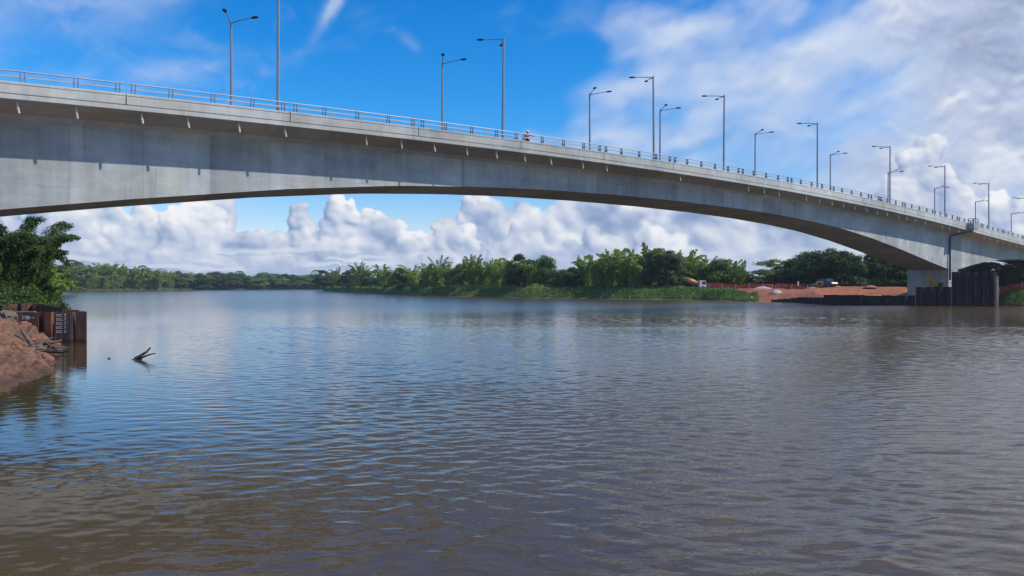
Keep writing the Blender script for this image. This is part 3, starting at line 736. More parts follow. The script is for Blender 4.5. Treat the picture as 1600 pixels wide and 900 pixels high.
def proto_broad(seed, H, spread, mt, lobes=16, per=330, flat=1.0, low=0.25, leaf=0.42):
    q = np.random.RandomState(seed); root = empty('broadleaf_tree')
    C = []; D = []; U = []; cs = []
    for i in range(int(lobes * 1.7)):
        a = q.uniform(0, 2 * math.pi); rr = spread * math.sqrt(q.uniform(0, 1)) * .8
        zz = H * (low + (1 - low) * q.uniform(0.0, 0.88) * (1 - 0.45 * (rr / spread) ** 2))
        cs.append((rr * math.cos(a), rr * math.sin(a), zz, spread * q.uniform(.22, .42)))
    for (x, y, z, r) in cs:
        n = int(per * (r / (spread * .32)) ** 2)
        d = rdir(q, n); d[:, 2] = np.where(d[:, 2] < -.35, -d[:, 2], d[:, 2])
        rad = r * np.where(q.uniform(0, 1, n) < .16, q.uniform(1.05, 1.5, n), q.uniform(.70, 1.08, n)) * (1 + .18 * np.sin(d[:, 0] * 7 + x) * np.cos(d[:, 1] * 6 + z))
        c = np.c_[x, y, z] + d * rad[:, None] * np.array([1, 1, .72 * flat])
        C.append(c); nn = d + q.normal(size=(n, 3)) * .45 + np.array([0, 0, .25])
        t = np.cross(nn, rdir(q, n)); D.append(t); U.append(np.cross(nn, t))
    C = np.concatenate(C); D = np.concatenate(D); U = np.concatenate(U); n = len(C)
    leaf_mesh('crown', C, D, U, leaf * q.uniform(.7, 1.4, n), leaf * .75 * q.uniform(.7, 1.3, n), mt, root)
    mb = MB(); mb.tube([(0, 0, -0.6), (0.1, 0, H * .25), (0, .1, H * .55)], [H * .03, H * .022, H * .012], 8)
    for (x, y, z, r) in cs[:10]: mb.tube([(0.05, 0, H * q.uniform(.2, .45)), (x * .5, y * .5, z * .75), (x, y, z)], [H * .012, H * .008, H * .003], 5)
    mb.build('trunk', M_bark, root, smooth=True); return root
def proto_bamboo(seed, H, mt, culms=24, per=230, arch=1.0, leaf=0.5, root_r=1.0, name='bamboo_clump', width=0.13, spray=1.0):
    q = np.random.RandomState(seed); root = empty(name); mb = MB(); C = []; D = []; U = []
    for i in range(culms):
        a = q.uniform(0, 2 * math.pi); h = H * q.uniform(.55, 1.0); out = H * q.uniform(.12, .42) * arch; b0 = root_r * math.sqrt(q.uniform(0, 1))
        droop = q.uniform(.10, .50) * arch; al = a + q.uniform(-.4, .4)
        def P(t): return np.stack([b0 * np.cos(a) + out * np.cos(al) * t ** 2.3, b0 * np.sin(a) + out * np.sin(al) * t ** 2.3, h * (t - droop * t ** 5)], -1)
        tt = np.linspace(0, 1, 9); pts = P(tt)
        mb.tube([tuple(p) for p in pts], [.07 * (1 - .85 * t) * H / 12 for t in tt], 5, cap=False)
        n = per; t = q.uniform(.16, 1.0, n) ** .85; c = P(t); rad = (.16 + (1 - t) * .95 + .10) * H / 12 * 1.15 * spray
        off = rdir(q, n) * rad[:, None] * q.uniform(.2, 1, (n, 1)) ** .6; off[:, 2] = off[:, 2] * .6 - rad * .25
        c = c + off; C.append(c); d = off + np.array([0, 0, -.35]) * rad[:, None] + q.normal(size=(n, 3)) * .25; D.append(d); U.append(rdir(q, n) + np.array([0, 0, .0]))
    C = np.concatenate(C); D = np.concatenate(D); U = np.concatenate(U); n = len(C); C[:, 2] = np.maximum(C[:, 2], .1)
    leaf_mesh('crown', C, D, U, leaf * q.uniform(.6, 1.3, n), width * leaf / .5 * q.uniform(1.0, 2.2, n), mt, root)
    mb.build('culms', M_culm, root, smooth=True); return root
def proto_palm(seed, H, mt):
    q = np.random.RandomState(seed); root = empty('palm_tree'); mb = MB()
    mb.tube([(0, 0, -.5), (.2, 0, H * .5), (.1, .1, H * .92)], [.22, .15, .13], 7); mb.build('trunk', M_bark, root, smooth=True)
    C = []; D = []; U = []
    for i in range(18):
        a = 2 * math.pi * i / 18 + q.uniform(-.15, .15); ln = q.uniform(2.2, 3.2); up = q.uniform(.1, 1.1)
        for t in np.linspace(.08, 1, 16):
            r = ln * t; z = H * .92 + up * r * .6 - 0.34 * r * r * q.uniform(.9, 1.1)
            for sd in (-1, 1):
                tang = np.array([-math.sin(a), math.cos(a), 0]) * sd; l = .75 * math.sin(math.pi * min(1, t * .85 + .12)) + .12
                C.append(np.array([math.cos(a) * r, math.sin(a) * r, z]) + tang * l * .5 + np.array([0, 0, -.18 * l])); D.append(tang + np.array([math.cos(a) * .4, math.sin(a) * .4, -.45])); U.append(np.array([math.cos(a), math.sin(a), .1])); 
    n = len(C); leaf_mesh('crown', np.array(C), np.array(D), np.array(U), .75, .16, mt, root); return root
def proto_shrub(seed, mt, r=1.6, n=900, leaf=0.34, name='shrub'):
    q = np.random.RandomState(seed); root = empty(name)
    d = rdir(q, n); d[:, 2] = abs(d[:, 2]); k = 1 + .3 * np.sin(d[:, 0] * 5 + seed) * np.cos(d[:, 1] * 6)
    C = d * (r * k * q.uniform(.6, 1.08, n))[:, None] * np.array([1.15, 1.15, .85]); nn = d + q.normal(size=(n, 3)) * .5
    t = np.cross(nn, rdir(q, n)); leaf_mesh('foliage', C, t, np.cross(nn, t), leaf * q.uniform(.7, 1.5, n), leaf * .6, mt, root)
    mb = MB()
    for i in range(5): a = i * 1.3; mb.tube([(0, 0, -.3), (math.cos(a) * r * .6, math.sin(a) * r * .6, r * .6)], [.05, .02], 4)
    mb.build('stem', M_bark, root); return root

PROTO = {}
def make_protos():
    PROTO['bamA'] = (proto_bamboo(1, 12, M_bam, 26, 240, 1.0), 12); PROTO['bamB'] = (proto_bamboo(2, 12, M_bam, 30, 220, .75), 12); PROTO['bamC'] = (proto_bamboo(3, 12, M_bam, 18, 260, 1.35, .55), 12)
    PROTO['bamD'] = (proto_bamboo(4, 12, M_leafm, 24, 230, .9), 12)
    PROTO['brdA'] = (proto_broad(11, 12, 5.0, M_leafm, 18, 300, low=.12), 12); PROTO['brdB'] = (proto_broad(12, 12, 4.2, M_leafd, 18, 320, low=.12), 12)
    PROTO['brdC'] = (proto_broad(13, 12, 5.6, M_leafd, 22, 300, .9, .16), 12); PROTO['brdD'] = (proto_broad(14, 12, 4.0, M_leafp, 22, 300, .9, .15, .36), 12)
    PROTO['brdE'] = (proto_broad(15, 12, 5.0, M_leafm, 13, 240, .8, .35), 12)
    PROTO['palm'] = (proto_palm(21, 11, M_leafd), 12)
    PROTO['shrA'] = (proto_shrub(31, M_leafm), 2.0); PROTO['shrB'] = (proto_shrub(32, M_bam), 2.0); PROTO['shrC'] = (proto_shrub(33, M_leafd), 2.0)
make_protos()
USED = set()
ORD = ['first', 'second', 'third', 'fourth', 'fifth', 'sixth', 'seventh', 'eighth', 'ninth', 'tenth', 'eleventh', 'twelfth', 'thirteenth', 'fourteenth', 'fifteenth', 'sixteenth', 'seventeenth', 'eighteenth', 'nineteenth', 'twentieth']
def ordw(i):
    if i < 20: return ORD[i]
    tens = {2: 'twenty', 3: 'thirty', 4: 'forty', 5: 'fifty', 6: 'sixty', 7: 'seventy'}[(i + 1) // 10]
    return tens + '-' + ORD[(i + 1) % 10 - 1] if (i + 1) % 10 else {'twenty': 'twentieth', 'thirty': 'thirtieth', 'forty': 'fortieth', 'fifty': 'fiftieth', 'sixty': 'sixtieth', 'seventy': 'seventieth'}[tens]
def plant(kind, px, Z, height, wide=1.0, sink=0.15, seed=0):
    o, h0 = PROTO[kind]; q = random.Random(seed * 7 + int(px * 3))
    if kind in USED: o = copy_tree(o)
    USED.add(kind)
    p = at(px, Z); k = height / h0; o.location = (p.x, p.y, ground_h(px, Z) - sink); o.scale = (k * wide, k * wide, k); o.rotation_euler = (0, 0, q.uniform(0, 6.28)); return o
KIND = {'bamA': ('arching bamboo clump', 'bamboo'), 'bamB': ('upright feathery bamboo clump', 'bamboo'), 'bamC': ('wide drooping bamboo clump', 'bamboo'), 'bamD': ('deep green bamboo clump', 'bamboo'),
        'brdA': ('round green broadleaf tree', 'tree'), 'brdB': ('dense dark broadleaf tree', 'tree'), 'brdC': ('spreading dark broadleaf tree', 'tree'), 'brdD': ('pale green leafy tree', 'tree'), 'brdE': ('open-crowned green tree', 'tree'), 'palm': ('slender palm', 'palm tree'),
        'shrA': ('green bush', 'bush'), 'shrB': ('yellow-green bush', 'bush'), 'shrC': ('dark bush', 'bush')}
def interp(tb, x):
    for (a, b), (c, d) in zip(tb, tb[1:]):
        if a <= x <= c: return b + (d - b) * (x - a) / (c - a)
    return tb[0][1] if x < tb[0][0] else tb[-1][1]
# skyline of the wood on the right bank (photo column -> photo row)
TOPS = [(505, 433), (515, 422), (532, 418), (548, 424), (562, 412), (578, 424), (590, 420), (602, 411), (620, 415), (640, 414), (655, 418), (668, 410), (685, 406), (700, 414), (718, 410), (733, 396), (745, 407), (760, 402),
        (775, 404), (795, 404), (812, 397), (822, 402), (835, 402), (850, 405), (868, 420), (885, 421), (900, 412), (915, 405), (930, 398), (950, 388), (965, 398), (978, 390), (990, 392), (1005, 388), (1022, 386), (1040, 391), (1058, 393), (1078, 392),
        (1095, 402), (1115, 400), (1135, 404), (1150, 399), (1163, 410), (1175, 425), (1185, 432), (1195, 420), (1208, 406), (1225, 408), (1245, 402), (1265, 394), (1290, 390), (1320, 389), (1350, 391), (1380, 396), (1410, 400), (1440, 405), (1500, 410), (1700, 405)]
def height_for(top, px, Z): return CAM_H + (HZ - top) * Z / F - ground_h(px, Z)
def trees():
    q = random.Random(5); items = []
    # front row of the right bank, one entry per tree: column, kind, extra distance
    seq = ['palm', 'bamD', 'brdB', 'bamD', 'brdE', 'bamC', 'bamA', 'brdB', 'bamC', 'bamB', 'bamD', 'bamA', 'brdA', 'bamB', 'bamC', 'bamB', 'bamA', 'brdB', 'bamA', 'brdC', 'brdA', 'brdB', 'bamB', 'bamA', 'bamA', 'bamB', 'bamC', 'bamD', 'brdD', 'brdD', 'bamB', 'bamA', 'brdA', 'bamA', 'bamD']
    cols = [512, 527, 543, 560, 575, 598, 613, 630, 648, 668, 685, 702, 720, 738, 757, 775, 795, 812, 832, 850, 872, 893, 915, 935, 955, 975, 995, 1012, 1030, 1052, 1075, 1097, 1118, 1140, 1160]
    for px, k in zip(cols, seq): items.append((px, k, (11 if px < 1060 else 25) + q.uniform(0, 5), 1.0, 'front'))
    for px in range(516, 1180, 21): items.append((px + q.uniform(-5, 5), q.choice(['brdA', 'brdB', 'bamA', 'bamD', 'bamB', 'bamA']), (24 if px < 1060 else 34) + q.uniform(0, 12), 0.95, 'back'))
    for px in (1192, 1212, 1235, 1258, 1282, 1306, 1330, 1356, 1382, 1405, 1430, 1455, 1482, 1510, 1540, 1570, 1602, 1640): items.append((px, q.choice(['brdC', 'brdB', 'brdC', 'brdE' if px < 1250 else 'brdC']), (36 if px > 1240 else 30) + q.uniform(0, 8) , 1.15, 'right'))
    cnt = {}
    for px, k, extra, wd, row in sorted(items, key=lambda t: (t[4], t[0])):
        Z = shore(px) + extra
        if px < 600: Z += extra * .6
        top = interp(TOPS, px) + (0 if row != 'back' else q.uniform(1, 7)) + (q.uniform(-3, 4) if row == 'front' else q.uniform(-1, 5))
        h = max(4.0, height_for(top, px, Z) * (1.32 if k.startswith('bam') else 1.16))
        o = plant(k, px, Z, h, wd * q.uniform(.9, 1.15) * (1.0 if h > 8 else 1.25), seed=len(row))
        base, cat = KIND[k]; key = (base, row); i = cnt.get(key, 0); cnt[key] = i + 1
        side = {'front': 'in front on right bank', 'back': 'at the back on right bank', 'right': 'behind the red earth site'}[row]
        tag(o, f'{base} {side}, {ordw(i)} from the left', cat, 'trees along the right bank')
    # low growth in front of the trees
    i = 0
    for px in [520, 548, 583, 607, 628, 655, 690, 716, 745, 772, 803, 838, 862, 888, 908, 944, 968, 1004, 1040, 1062, 1345, 1362, 1380, 1398]:
        k = q.choice(['shrA', 'shrB', 'shrB', 'shrC']) if px < 1300 else 'shrB'
        Z = shore(px) + (8.5 + q.uniform(-1, 2) if px < 1180 else 43)
        o = plant(k, px, Z, q.uniform(1.3, 2.4) * (1.9 if px > 1300 else 1), 1.3, .1, i)
        tag(o, f'{KIND[k][0]} below the right bank trees, {ordw(i)} bush from left', 'bush', 'bushes below the right bank trees'); i += 1
    # far left bank
    cnt = {}
    ftop = [(60, 412), (90, 418), (120, 417), (160, 414), (200, 421), (240, 424), (265, 428), (285, 424), (300, 432), (340, 431), (400, 433), (460, 433), (500, 431), (512, 425)]
    fl = []
    px = 62
    while px < 512:
        fl.append((px, q.choice(['bamA', 'bamB', 'bamB', 'bamC', 'brdD', 'bamB'] if px < 290 else ['brdA', 'brdB', 'bamD', 'brdE', 'brdC', 'brdC']) if q.random() < .78 else q.choice(['brdB', 'brdC']), q.uniform(0, 8))); px += q.uniform(5.5, 9.5)
    for px in (112, 121, 223, 374, 494): fl.append((px + .3, 'palm', 8))
    for px, k, e in sorted(fl):
        Z = max(shore(px) + 2.5, 0) + e
        top = interp(ftop, px) - 4 + q.uniform(-2, 3) - (8 if k == 'palm' else 0); h = height_for(top, px, Z) * (1.22 if k.startswith('bam') else 1.12)
        o = plant(k, px, Z, max(5, h), (1.35 if k != 'palm' else .9) * (1.0 if px < 300 else 1.3), seed=9)
        base, cat = KIND[k]; i = cnt.get(base, 0); cnt[base] = i + 1
        tag(o, f'{base} on distant left bank, {ordw(i)} such from the left', cat, 'trees along the distant left bank')
trees()

# wood behind both tree rows, one far mass
def far_wood():
    q = np.random.RandomState(44); C = []
    for x0, x1, z0, dz, top in ((40, 515, 500, .38, 'L'), (505, 1180, 0, 0, 'R'), (1170, 1760, 0, 0, 'R')):
        n = 17000 if top == 'R' else 12000
        for _ in range(n):
            px = q.uniform(x0, x1)
            if top == 'L': Z = z0 + (px - 60) * dz + q.uniform(14, 30); tp = interp([(60, 421), (200, 427), (300, 435), (500, 436)], px); zz = 3.3 + (HZ - tp) * Z / F
            else: Z = shore(px) + q.uniform(36, 52) + (0 if px < 1170 else 12) + (30 if px < 560 else 0); zz = 3.3 + (HZ - interp(TOPS, px) - 9) * Z / F
            zz = max(5, zz); p = at(px, Z); hump = .80 + .2 * mnoise.noise(Vector((p.x * .16, p.y * .16, 0)))
            C.append((p.x, p.y, 1.5 + (zz * hump - 1.5) * q.uniform(0, 1) ** .55))
    C = np.array(C); n = len(C); nn = rdir(q, n) + np.array([0, -.6, .5]); t = np.cross(nn, rdir(q, n))
    far = np.clip(C[:, 1] / 200, 1, 3)
    o = leaf_mesh('far_wood', C, t, np.cross(nn, t), 1.05 * q.uniform(.6, 1.4, n) * far ** .6, .85 * far ** .6, M_leafd, None)
    tag(o, 'dark far wood filling the gaps behind the trees on the far banks', 'wood', kind='stuff')
far_wood()
def bank_grass():
    q = np.random.RandomState(8); C = []; 
    while len(C) < 24000:
        px = q.uniform(508, 1185); d = q.uniform(.9, 13) 
        if px > 1085 and d > 9: continue
        Z = shore(px) + d; p = at(px, Z); C.append((p.x, p.y, ground_h(px, Z) + .18))
    for _ in range(2500):
        px = q.uniform(1562, 1700); d = q.uniform(.8, 9); Z = shore(px) + d; p = at(px, Z); C.append((p.x, p.y, ground_h(px, Z) + .2))
    for _ in range(3500):
        px = q.uniform(1335, 1408); d = q.uniform(36, 46); Z = shore(px) + d; p = at(px, Z); C.append((p.x, p.y, ground_h(px, Z) + .3 + q.uniform(0, 1.2)))
    for _ in range(6000):
        px = q.uniform(86, 500); d = q.uniform(.3, 8); Z = shore(px) + d; p = at(px, Z); C.append((p.x, p.y, ground_h(px, Z) + .4))
    C = np.array(C); n = len(C); D = np.array([0, 0, 1.0]) + q.normal(size=(n, 3)) * .45
    k = np.where(C[:, 1] > 450, 1.7, 1.0)
    tag(leaf_mesh('bank_grass', C, D, rdir(q, n), q.uniform(.35, .95, n) * k, q.uniform(.12, .3, n) * k, M_grass, None), 'tall green grass growing down the far river banks', 'grass', kind='stuff')
bank_grass()

# big bamboo on the near left bank, overhanging the cofferdam
def near_bamboo():
    spots = [(-26, 66, 10.8, 'tall dark bamboo clump beside the left edge, behind the rusty cofferdam', 51, 1.0), (26, 70, 11.0, 'arching dark bamboo clump behind the rusty cofferdam, its tips touching the bridge', 52, .95), (44, 68, 4.6, 'low bushy bamboo leaning over the water behind the rusty cofferdam', 53, .8)]
    for px, Z, h, lab, sd, ar in spots:
        o = proto_bamboo(sd, h, M_bam2, 36 if h > 6 else 24, 1700 if h > 6 else 1300, ar, .27, 1.6, width=.10, spray=1.5); p = at(px, Z); o.location = (p.x, p.y, .9); tag(o, lab, 'bamboo', 'bamboo on the near left bank')
    for px, Z, r, lab, sd in ((12, 64, 2.6, 'rounded dark bush between the bamboo and the rusty sheet piles', 61), (62, 70, 1.9, 'yellow-green bush at the water edge below the near bamboo', 62)):
        o = proto_shrub(sd, M_bam2, r, 5000, .24); p = at(px, Z); o.location = (p.x, p.y, .9); tag(o, lab, 'bush', 'bushes on the near left bank')
near_bamboo()

# ------------------------------------------------------------------ sheet pile cofferdams
def pile_wall(name, path, tops, mt, label, pitch=1.2, depth=0.34, jitter=0.06, seed=1, t=0.05, maxn=100):
    root = empty(name, (path[0].x, path[0].y, 0), 0, label, 'sheet pile wall'); o = root.location.copy(); q = random.Random(seed)
    tot = sum((b - a).length for a, b in zip(path, path[1:])); run = 0
    for k, (a, b) in enumerate(zip(path, path[1:])):
        a = Vector((a.x, a.y, 0)); b = Vector((b.x, b.y, 0)); d = (b - a); L = d.length; d.normalize(); nrm = Vector((d.y, -d.x, 0))
        n = max(1, round(L / pitch)); st = L / n
        for i in range(n):
            s0 = a + d * st * i - o; pts = [(0, 0), (.36, 0), (.50, 1), (.86, 1), (1.0, 0)]
            h = tops[k] + (tops[k + 1] - tops[k]) * (i + .5) / n + q.uniform(-jitter, jitter)
            ring = [s0 + d * (u * st * .996) + nrm * (v * depth) for u, v in pts]; back = [p - nrm * t for p in reversed(ring)]
            mb = MB(); mb.sweep([[(p.x, p.y, z) for p in ring + back] for z in (-2.0, 0.15, h)]); mb.build('sheet_pile', mt, root)
    return root
LZ = 44.0
A = at(134, LZ); Bp = at(16, LZ + .6); Cq = at(57, 63)
left = pile_wall('sheet_pile_cofferdam', [Vector((A.x, A.y, 0)), Vector((Bp.x - 1.5, Bp.y, 0))], [1.76, 1.72], M_rust, 'rusty sheet pile cofferdam with white gauge marks beside the red mound', 1.25, -.30, .012)
# returning wall, seen from inside
for a_, b_, h0, h1 in ((A, Cq, 1.76, 1.80), (Cq, at(-60, 60), 1.8, 1.75)):
    d = Vector((b_.x - a_.x, b_.y - a_.y, 0)); L = d.length; d.normalize(); nrm = Vector((-d.y, d.x, 0)); n = round(L / 1.25); st = L / n; o = left.location
    for i in range(n):
        s0 = Vector((a_.x, a_.y, 0)) + d * st * i - o
        ring = [s0 + d * (u * st * .996) + nrm * (v * .30) for u, v in [(0, 0), (.36, 0), (.50, 1), (.86, 1), (1.0, 0)]]; back = [p - nrm * .05 for p in reversed(ring)]
        mb = MB(); mb.sweep([[(p.x, p.y, z) for p in ring + back] for z in (-2.0, 0.15, h0 + (h1 - h0) * i / n + random.Random(i).uniform(-.03, .03))]); mb.build('sheet_pile', M_rust, left)
mb = MB(); p0 = at(-60, LZ + 1.5) - left.location; p1 = at(55, LZ + 2.2) - left.location
mb.box(((p0.x + p1.x) / 2, (p0.y + p1.y) / 2, 1.62), ((p1 - p0).length, .28, .22), math.atan2(p1.y - p0.y, p1.x - p0.x)); mb.build('waler_beam', M_pole, left)
def text(body, size, loc, rz, mt, parent, name, rx=R(90), extr=0.004):
    cu = bpy.data.curves.new(name, 'FONT'); cu.body = body; cu.size = size; cu.extrude = extr; cu.align_x = 'CENTER'; cu.align_y = 'CENTER'; cu.offset = 0.006
    o = bpy.data.objects.new(name, cu); dg = bpy.context.evaluated_depsgraph_get(); col.objects.link(o); bpy.context.view_layer.update(); dg.update()
    me = bpy.data.meshes.new_from_object(o.evaluated_get(bpy.context.evaluated_depsgraph_get())); col.objects.unlink(o); bpy.data.objects.remove(o); bpy.data.curves.remove(cu)
    me.name = name; me.materials.clear(); me.materials.append(mt); n = bpy.data.objects.new(name, me); col.objects.link(n); n.location = loc; n.rotation_euler = (rx, 0, rz); n.parent = parent; return n
def gauge():
    yb = LZ - .03 + .04; o = left.location; yf = LZ - .42
    X = lambda px: (px - 800) / F * yf - o.x
    mb = MB(); 
    for i in range(5):
        z = 1.62 - i * .235
        mb.box((X(92), yf - o.y, z), (.34, .012, .035))
        for tx in (88.4, 91.0, 93.6): mb.box((X(tx), yf - o.y, z - .075), (.032, .012, .12))
        mb.box((X(96.2), yf - o.y, z - .10), (.10, .012, .03))
        text('98765'[i], .25, (X(101.5), yf - o.y, z - .04), 0, M_mark, left, 'gauge_numeral')
    mb.build('gauge_marks', M_mark, left)
    mb = MB(); mb.box((X(35), yf - o.y, 1.46), (.05, .012, .24)); mb.box((X(37.5), yf - o.y, 1.52), (.2, .012, .04)); mb.box((X(37.5), yf - o.y, 1.38), (.2, .012, .04)); mb.box((X(40), yf - o.y, 1.46), (.04, .012, .2))
    mb.box((X(43.5), yf - o.y, 1.44), (.18, .012, .2)); mb.box((X(49), yf - o.y, 1.43), (.3, .012, .03)); mb.poly([(X(52), yf - o.y, 1.49), (X(54), yf - o.y, 1.43), (X(52), yf - o.y, 1.38)])
    mb.build('level_mark', M_mark, left)
    # flat plates carrying the marks
    for px_, w_, dy in ((97, .95, .03), (44, 1.15, .03), (124.5, .62, .16)): mb = MB(); mb.box((X(px_), yf - o.y + dy, .2), (w_, .04, 3.1)); mb.build('flat_plate', M_rust, left)
gauge()

# right hand cofferdam in front of the pier
pile_wall('sheet_pile_wall', [at(1205, 150), at(1246, 143.5), at(1288, 132.5)], [0.35, 1.05, 1.2], M_darkpile, 'low dark sheet pile wall running along the red earth bank toward the pier', 1.6, .34, .05, 2)
pile_wall('sheet_pile_wall', [at(1287, 131), at(1432, 124.5)], [1.72, 1.58], M_darkpile, 'long waist high black sheet pile wall below the red earth berm', 1.3, .34, .07, 3)
pile_wall('sheet_pile_wall', [at(1431, 123.5), at(1487, 121)], [3.1, 3.15], M_darkpile, 'black sheet pile wall of middle height in front of the digger', 1.3, .34, .10, 4)
pile_wall('sheet_pile_cofferdam', [at(1487, 120.8), at(1555, 118.5), at(1552, 128)], [5.45, 5.35, 4.9], M_darkpile, 'tallest black sheet pile cofferdam standing in front of the bridge pier', 1.3, .36, .12, 5)
def gauge_post():
    p = at(1557.5, 117.8); root = empty('gauge_post', (p.x, p.y, 0), 0, 'pale rusty gauge post with white numerals at the cofferdam right corner', 'gauge post')
    mb = MB(); mb.box((0, 0, 1.6), (.42, .35, 6.2)); mb.build('pile', simple('pale_rust', (0.30, 0.22, 0.17), .8, 0, .3), root, bevel=.02)
    for i in range(8): text('87654321'[i], .34, (0, -.19, 3.9 - i * .36), 0, M_white, root, 'gauge_numeral')
gauge_post()

# ------------------------------------------------------------------ red earth mound on the left with driftwood
MSH = [(20, -15.0), (24, -16.8), (26.7, -16.6), (30.9, -18.9), (34.2, -20.9), (36.5, -22.6), (38.2, -22.4), (40, -23.6), (42, -25.5), (43.4, -27.5)]
def mound_h(x, y):
    sx = interp(MSH, y) + 0.5 * mnoise.noise(Vector((x * .5, y * .9, 1))) + .22 * mnoise.noise(Vector((x * 1.7, y * 2.3, 4)))
    d = sx - x
    n = mnoise.fractal(Vector((x * .55, y * .55, 2)), 0.7, 2.1, 5); r = mnoise.fractal(Vector((x * 1.9, y * 1.9, 7)), 0.6, 2.0, 4)
    if d < 0: return max(-1.5, d * 0.5)
    base = 2.25 * sstep(d / 6.2) ** .75 + .25 * sstep((d - 6) / 8)
    if y < 36: base *= 0.60 + 0.4 * sstep((y - 27) / 9)
    f = mnoise.fractal(Vector((x * 4.2, y * 4.2, 11)), 0.5, 2.0, 3)
    return base + (.34 * n + .24 * r) * sstep(d / 1.0) + .16 * abs(r) * sstep(d / .5) + .085 * f * sstep(d / .4)
def build_mound():
    m, N, b = mat('red_clay'); p = coord(N)
    n = N.noise(p, .8, 6, .65); n2 = N.noise(p, 4.5, 6, .7); v = N.vor(p, 2.6, 2, .6)
    c = N.ramp(N.add(N.mul(n, .5), N.mul(n2, .5)), [(.32, (.070, .036, .022)), (.45, (.17, .080, .046)), (.56, (.27, .130, .075)), (.70, (.40, .27, .19))])
    c = N.mix(N.mul(N.ss(v, .10, .02), .5), c, (.12, .06, .04))
    geo = N.n.new('ShaderNodeNewGeometry'); gz = N.sep(geo.outputs['Position'])[2]
    c = N.mix(N.ss(gz, .22, .04, 0, .7), c, (.09, .042, .026))
    N.put(b.inputs['Base Color'], c); b.inputs['Roughness'].default_value = .9
    bump(N, b, N.add(N.add(n2, N.mul(v, .5)), N.mul(n, .6)), .9, .14)
    xs = [-48 + i * .16 for i in range(int((48 - 13.5) / .16))]; ys = [20 + j * .16 for j in range(int(23.6 / .16))]
    V = [(x, y, mound_h(x, y)) for y in ys for x in xs]; nx = len(xs)
    Fc = [(j * nx + i, j * nx + i + 1, (j + 1) * nx + i + 1, (j + 1) * nx + i) for j in range(len(ys) - 1) for i in range(nx - 1)]
    me = bpy.data.meshes.new('ground_mound'); me.from_pydata(V, [], Fc)
    for q in me.polygons: q.use_smooth = True
    me.materials.append(m); o = bpy.data.objects.new('ground_mound', me); col.objects.link(o); tag(o, kind='structure')
    # clods and stones
    mr = simple('clay_lump', (.24, .11, .06), .95, 0, .35, 2.5); mg = simple('grey_stone', (.15, .115, .09), .9, 0, .3, 3)
    q = random.Random(3)
    def lump(name, r, sd, mt, lab, cat, loc, grp):
        bm = bmesh.new(); bmesh.ops.create_icosphere(bm, subdivisions=3, radius=r)
        for vv in bm.verts:
            k = 1 + .45 * mnoise.fractal(vv.co / r * 1.1 + Vector((sd, 0, 0)), .6, 2, 3); vv.co *= k; vv.co.z *= .65
        me = bpy.data.meshes.new(name); bm.to_mesh(me); bm.free(); me.materials.append(mt); o = bpy.data.objects.new(name, me); col.objects.link(o); o.location = loc; o.rotation_euler = (q.uniform(-.4, .4), q.uniform(-.4, .4), q.uniform(0, 6)); tag(o, lab, cat, grp)
    for i in range(26):
        y = q.uniform(30, 41); x = interp(MSH, y) - q.uniform(.1, 4.5); r = q.uniform(.12, .34)
        lump('clay_lump', r, i * 3.1, mr, 'loose lump of red clay lying on the mound by the water', 'clay lump', (x, y, mound_h(x, y) + r * .2), 'red clay lumps on the mound')
    p = at(10, 39.0); lump('stone', .5, 50, mg, 'large grey stone near the top of the red mound', 'stone', (p.x, p.y, mound_h(p.x, p.y) + .15), None)
    p = at(60, 35.3); lump('stone', .28, 57, mg, 'pale grey stone at the foot of the red mound beside the branches', 'stone', (p.x, p.y, .35), None)
build_mound()
M_drift = simple('driftwood', (.10, .068, .048), .9, 0, .45, 4); M_wet = simple('wet_wood', (.016, .013, .012), .6, 0, .3, 4); M_grey = simple('grey_driftwood', (.145, .115, .09), .9, 0, .35, 4)
def limb(name, pts, r0, mt, label, sub=None, grp=None, cat='driftwood'):
    """pts: (px, py, Z) of photograph points; a crooked tapering limb"""
    P = [at(a, Z, CAM_H + (HZ - b) * Z / F) for a, b, Z in pts]; fine = []; q = random.Random(len(label))
    for i in range(len(P) - 1):
        for k in range(4):
            t = k / 4; fine.append(P[i].lerp(P[i + 1], t) + Vector((q.uniform(-1, 1), q.uniform(-1, 1), q.uniform(-1, 1))) * r0 * .3)
    fine.append(P[-1]); base = fine[0].copy(); n = len(fine)
    mb = MB(); mb.tube([f - base for f in fine], [r0 * (1 - .65 * i / (n - 1)) for i in range(n)], 8); o = mb.build(name, mt, None, smooth=True); o.location = base; tag(o, label, cat, grp)
    for j, sp in enumerate(sub or []):
        S_ = [at(a, Z, CAM_H + (HZ - b) * Z / F) - base for a, b, Z in sp]; mb = MB(); mb.tube(S_, [r0 * .55 * (1 - .6 * i / max(1, len(S_) - 1)) for i in range(len(S_))], 6); mb.build('twig', mt, o, smooth=True)
    return o
limb('driftwood_branch', [(56, 553, 34.6), (50, 540, 35), (40, 524, 35.6), (33, 515, 36.2)], .15, M_grey, 'pale grey forked branch leaning steeply on the red mound', [[(42, 527, 35.5), (46, 520, 35.8), (51, 513, 36)]], 'driftwood on the mound')
limb('driftwood_log', [(52, 540, 36.4), (68, 536, 36.8), (82, 534, 37.2), (96, 531, 37.6)], .14, M_drift, 'brown log reaching from the mound toward the gauge marks', [[(70, 536, 36.8), (80, 541, 36.6)]], 'driftwood on the mound')
limb('driftwood_log', [(70, 548, 35.6), (84, 549, 36), (98, 549, 36.2), (108, 549, 36.4)], .13, M_wet, 'dark wet log lying low over the water at the mound tip', [[(92, 549, 36.1), (104, 546, 36.5)]], 'driftwood on the mound')
limb('driftwood_branch', [(-2, 553, 33.2), (10, 556, 33.4), (22, 558, 33.6), (32, 560, 33.8)], .09, M_drift, 'thin brown branch lying flat on the lower left of the mound', None, 'driftwood on the mound')
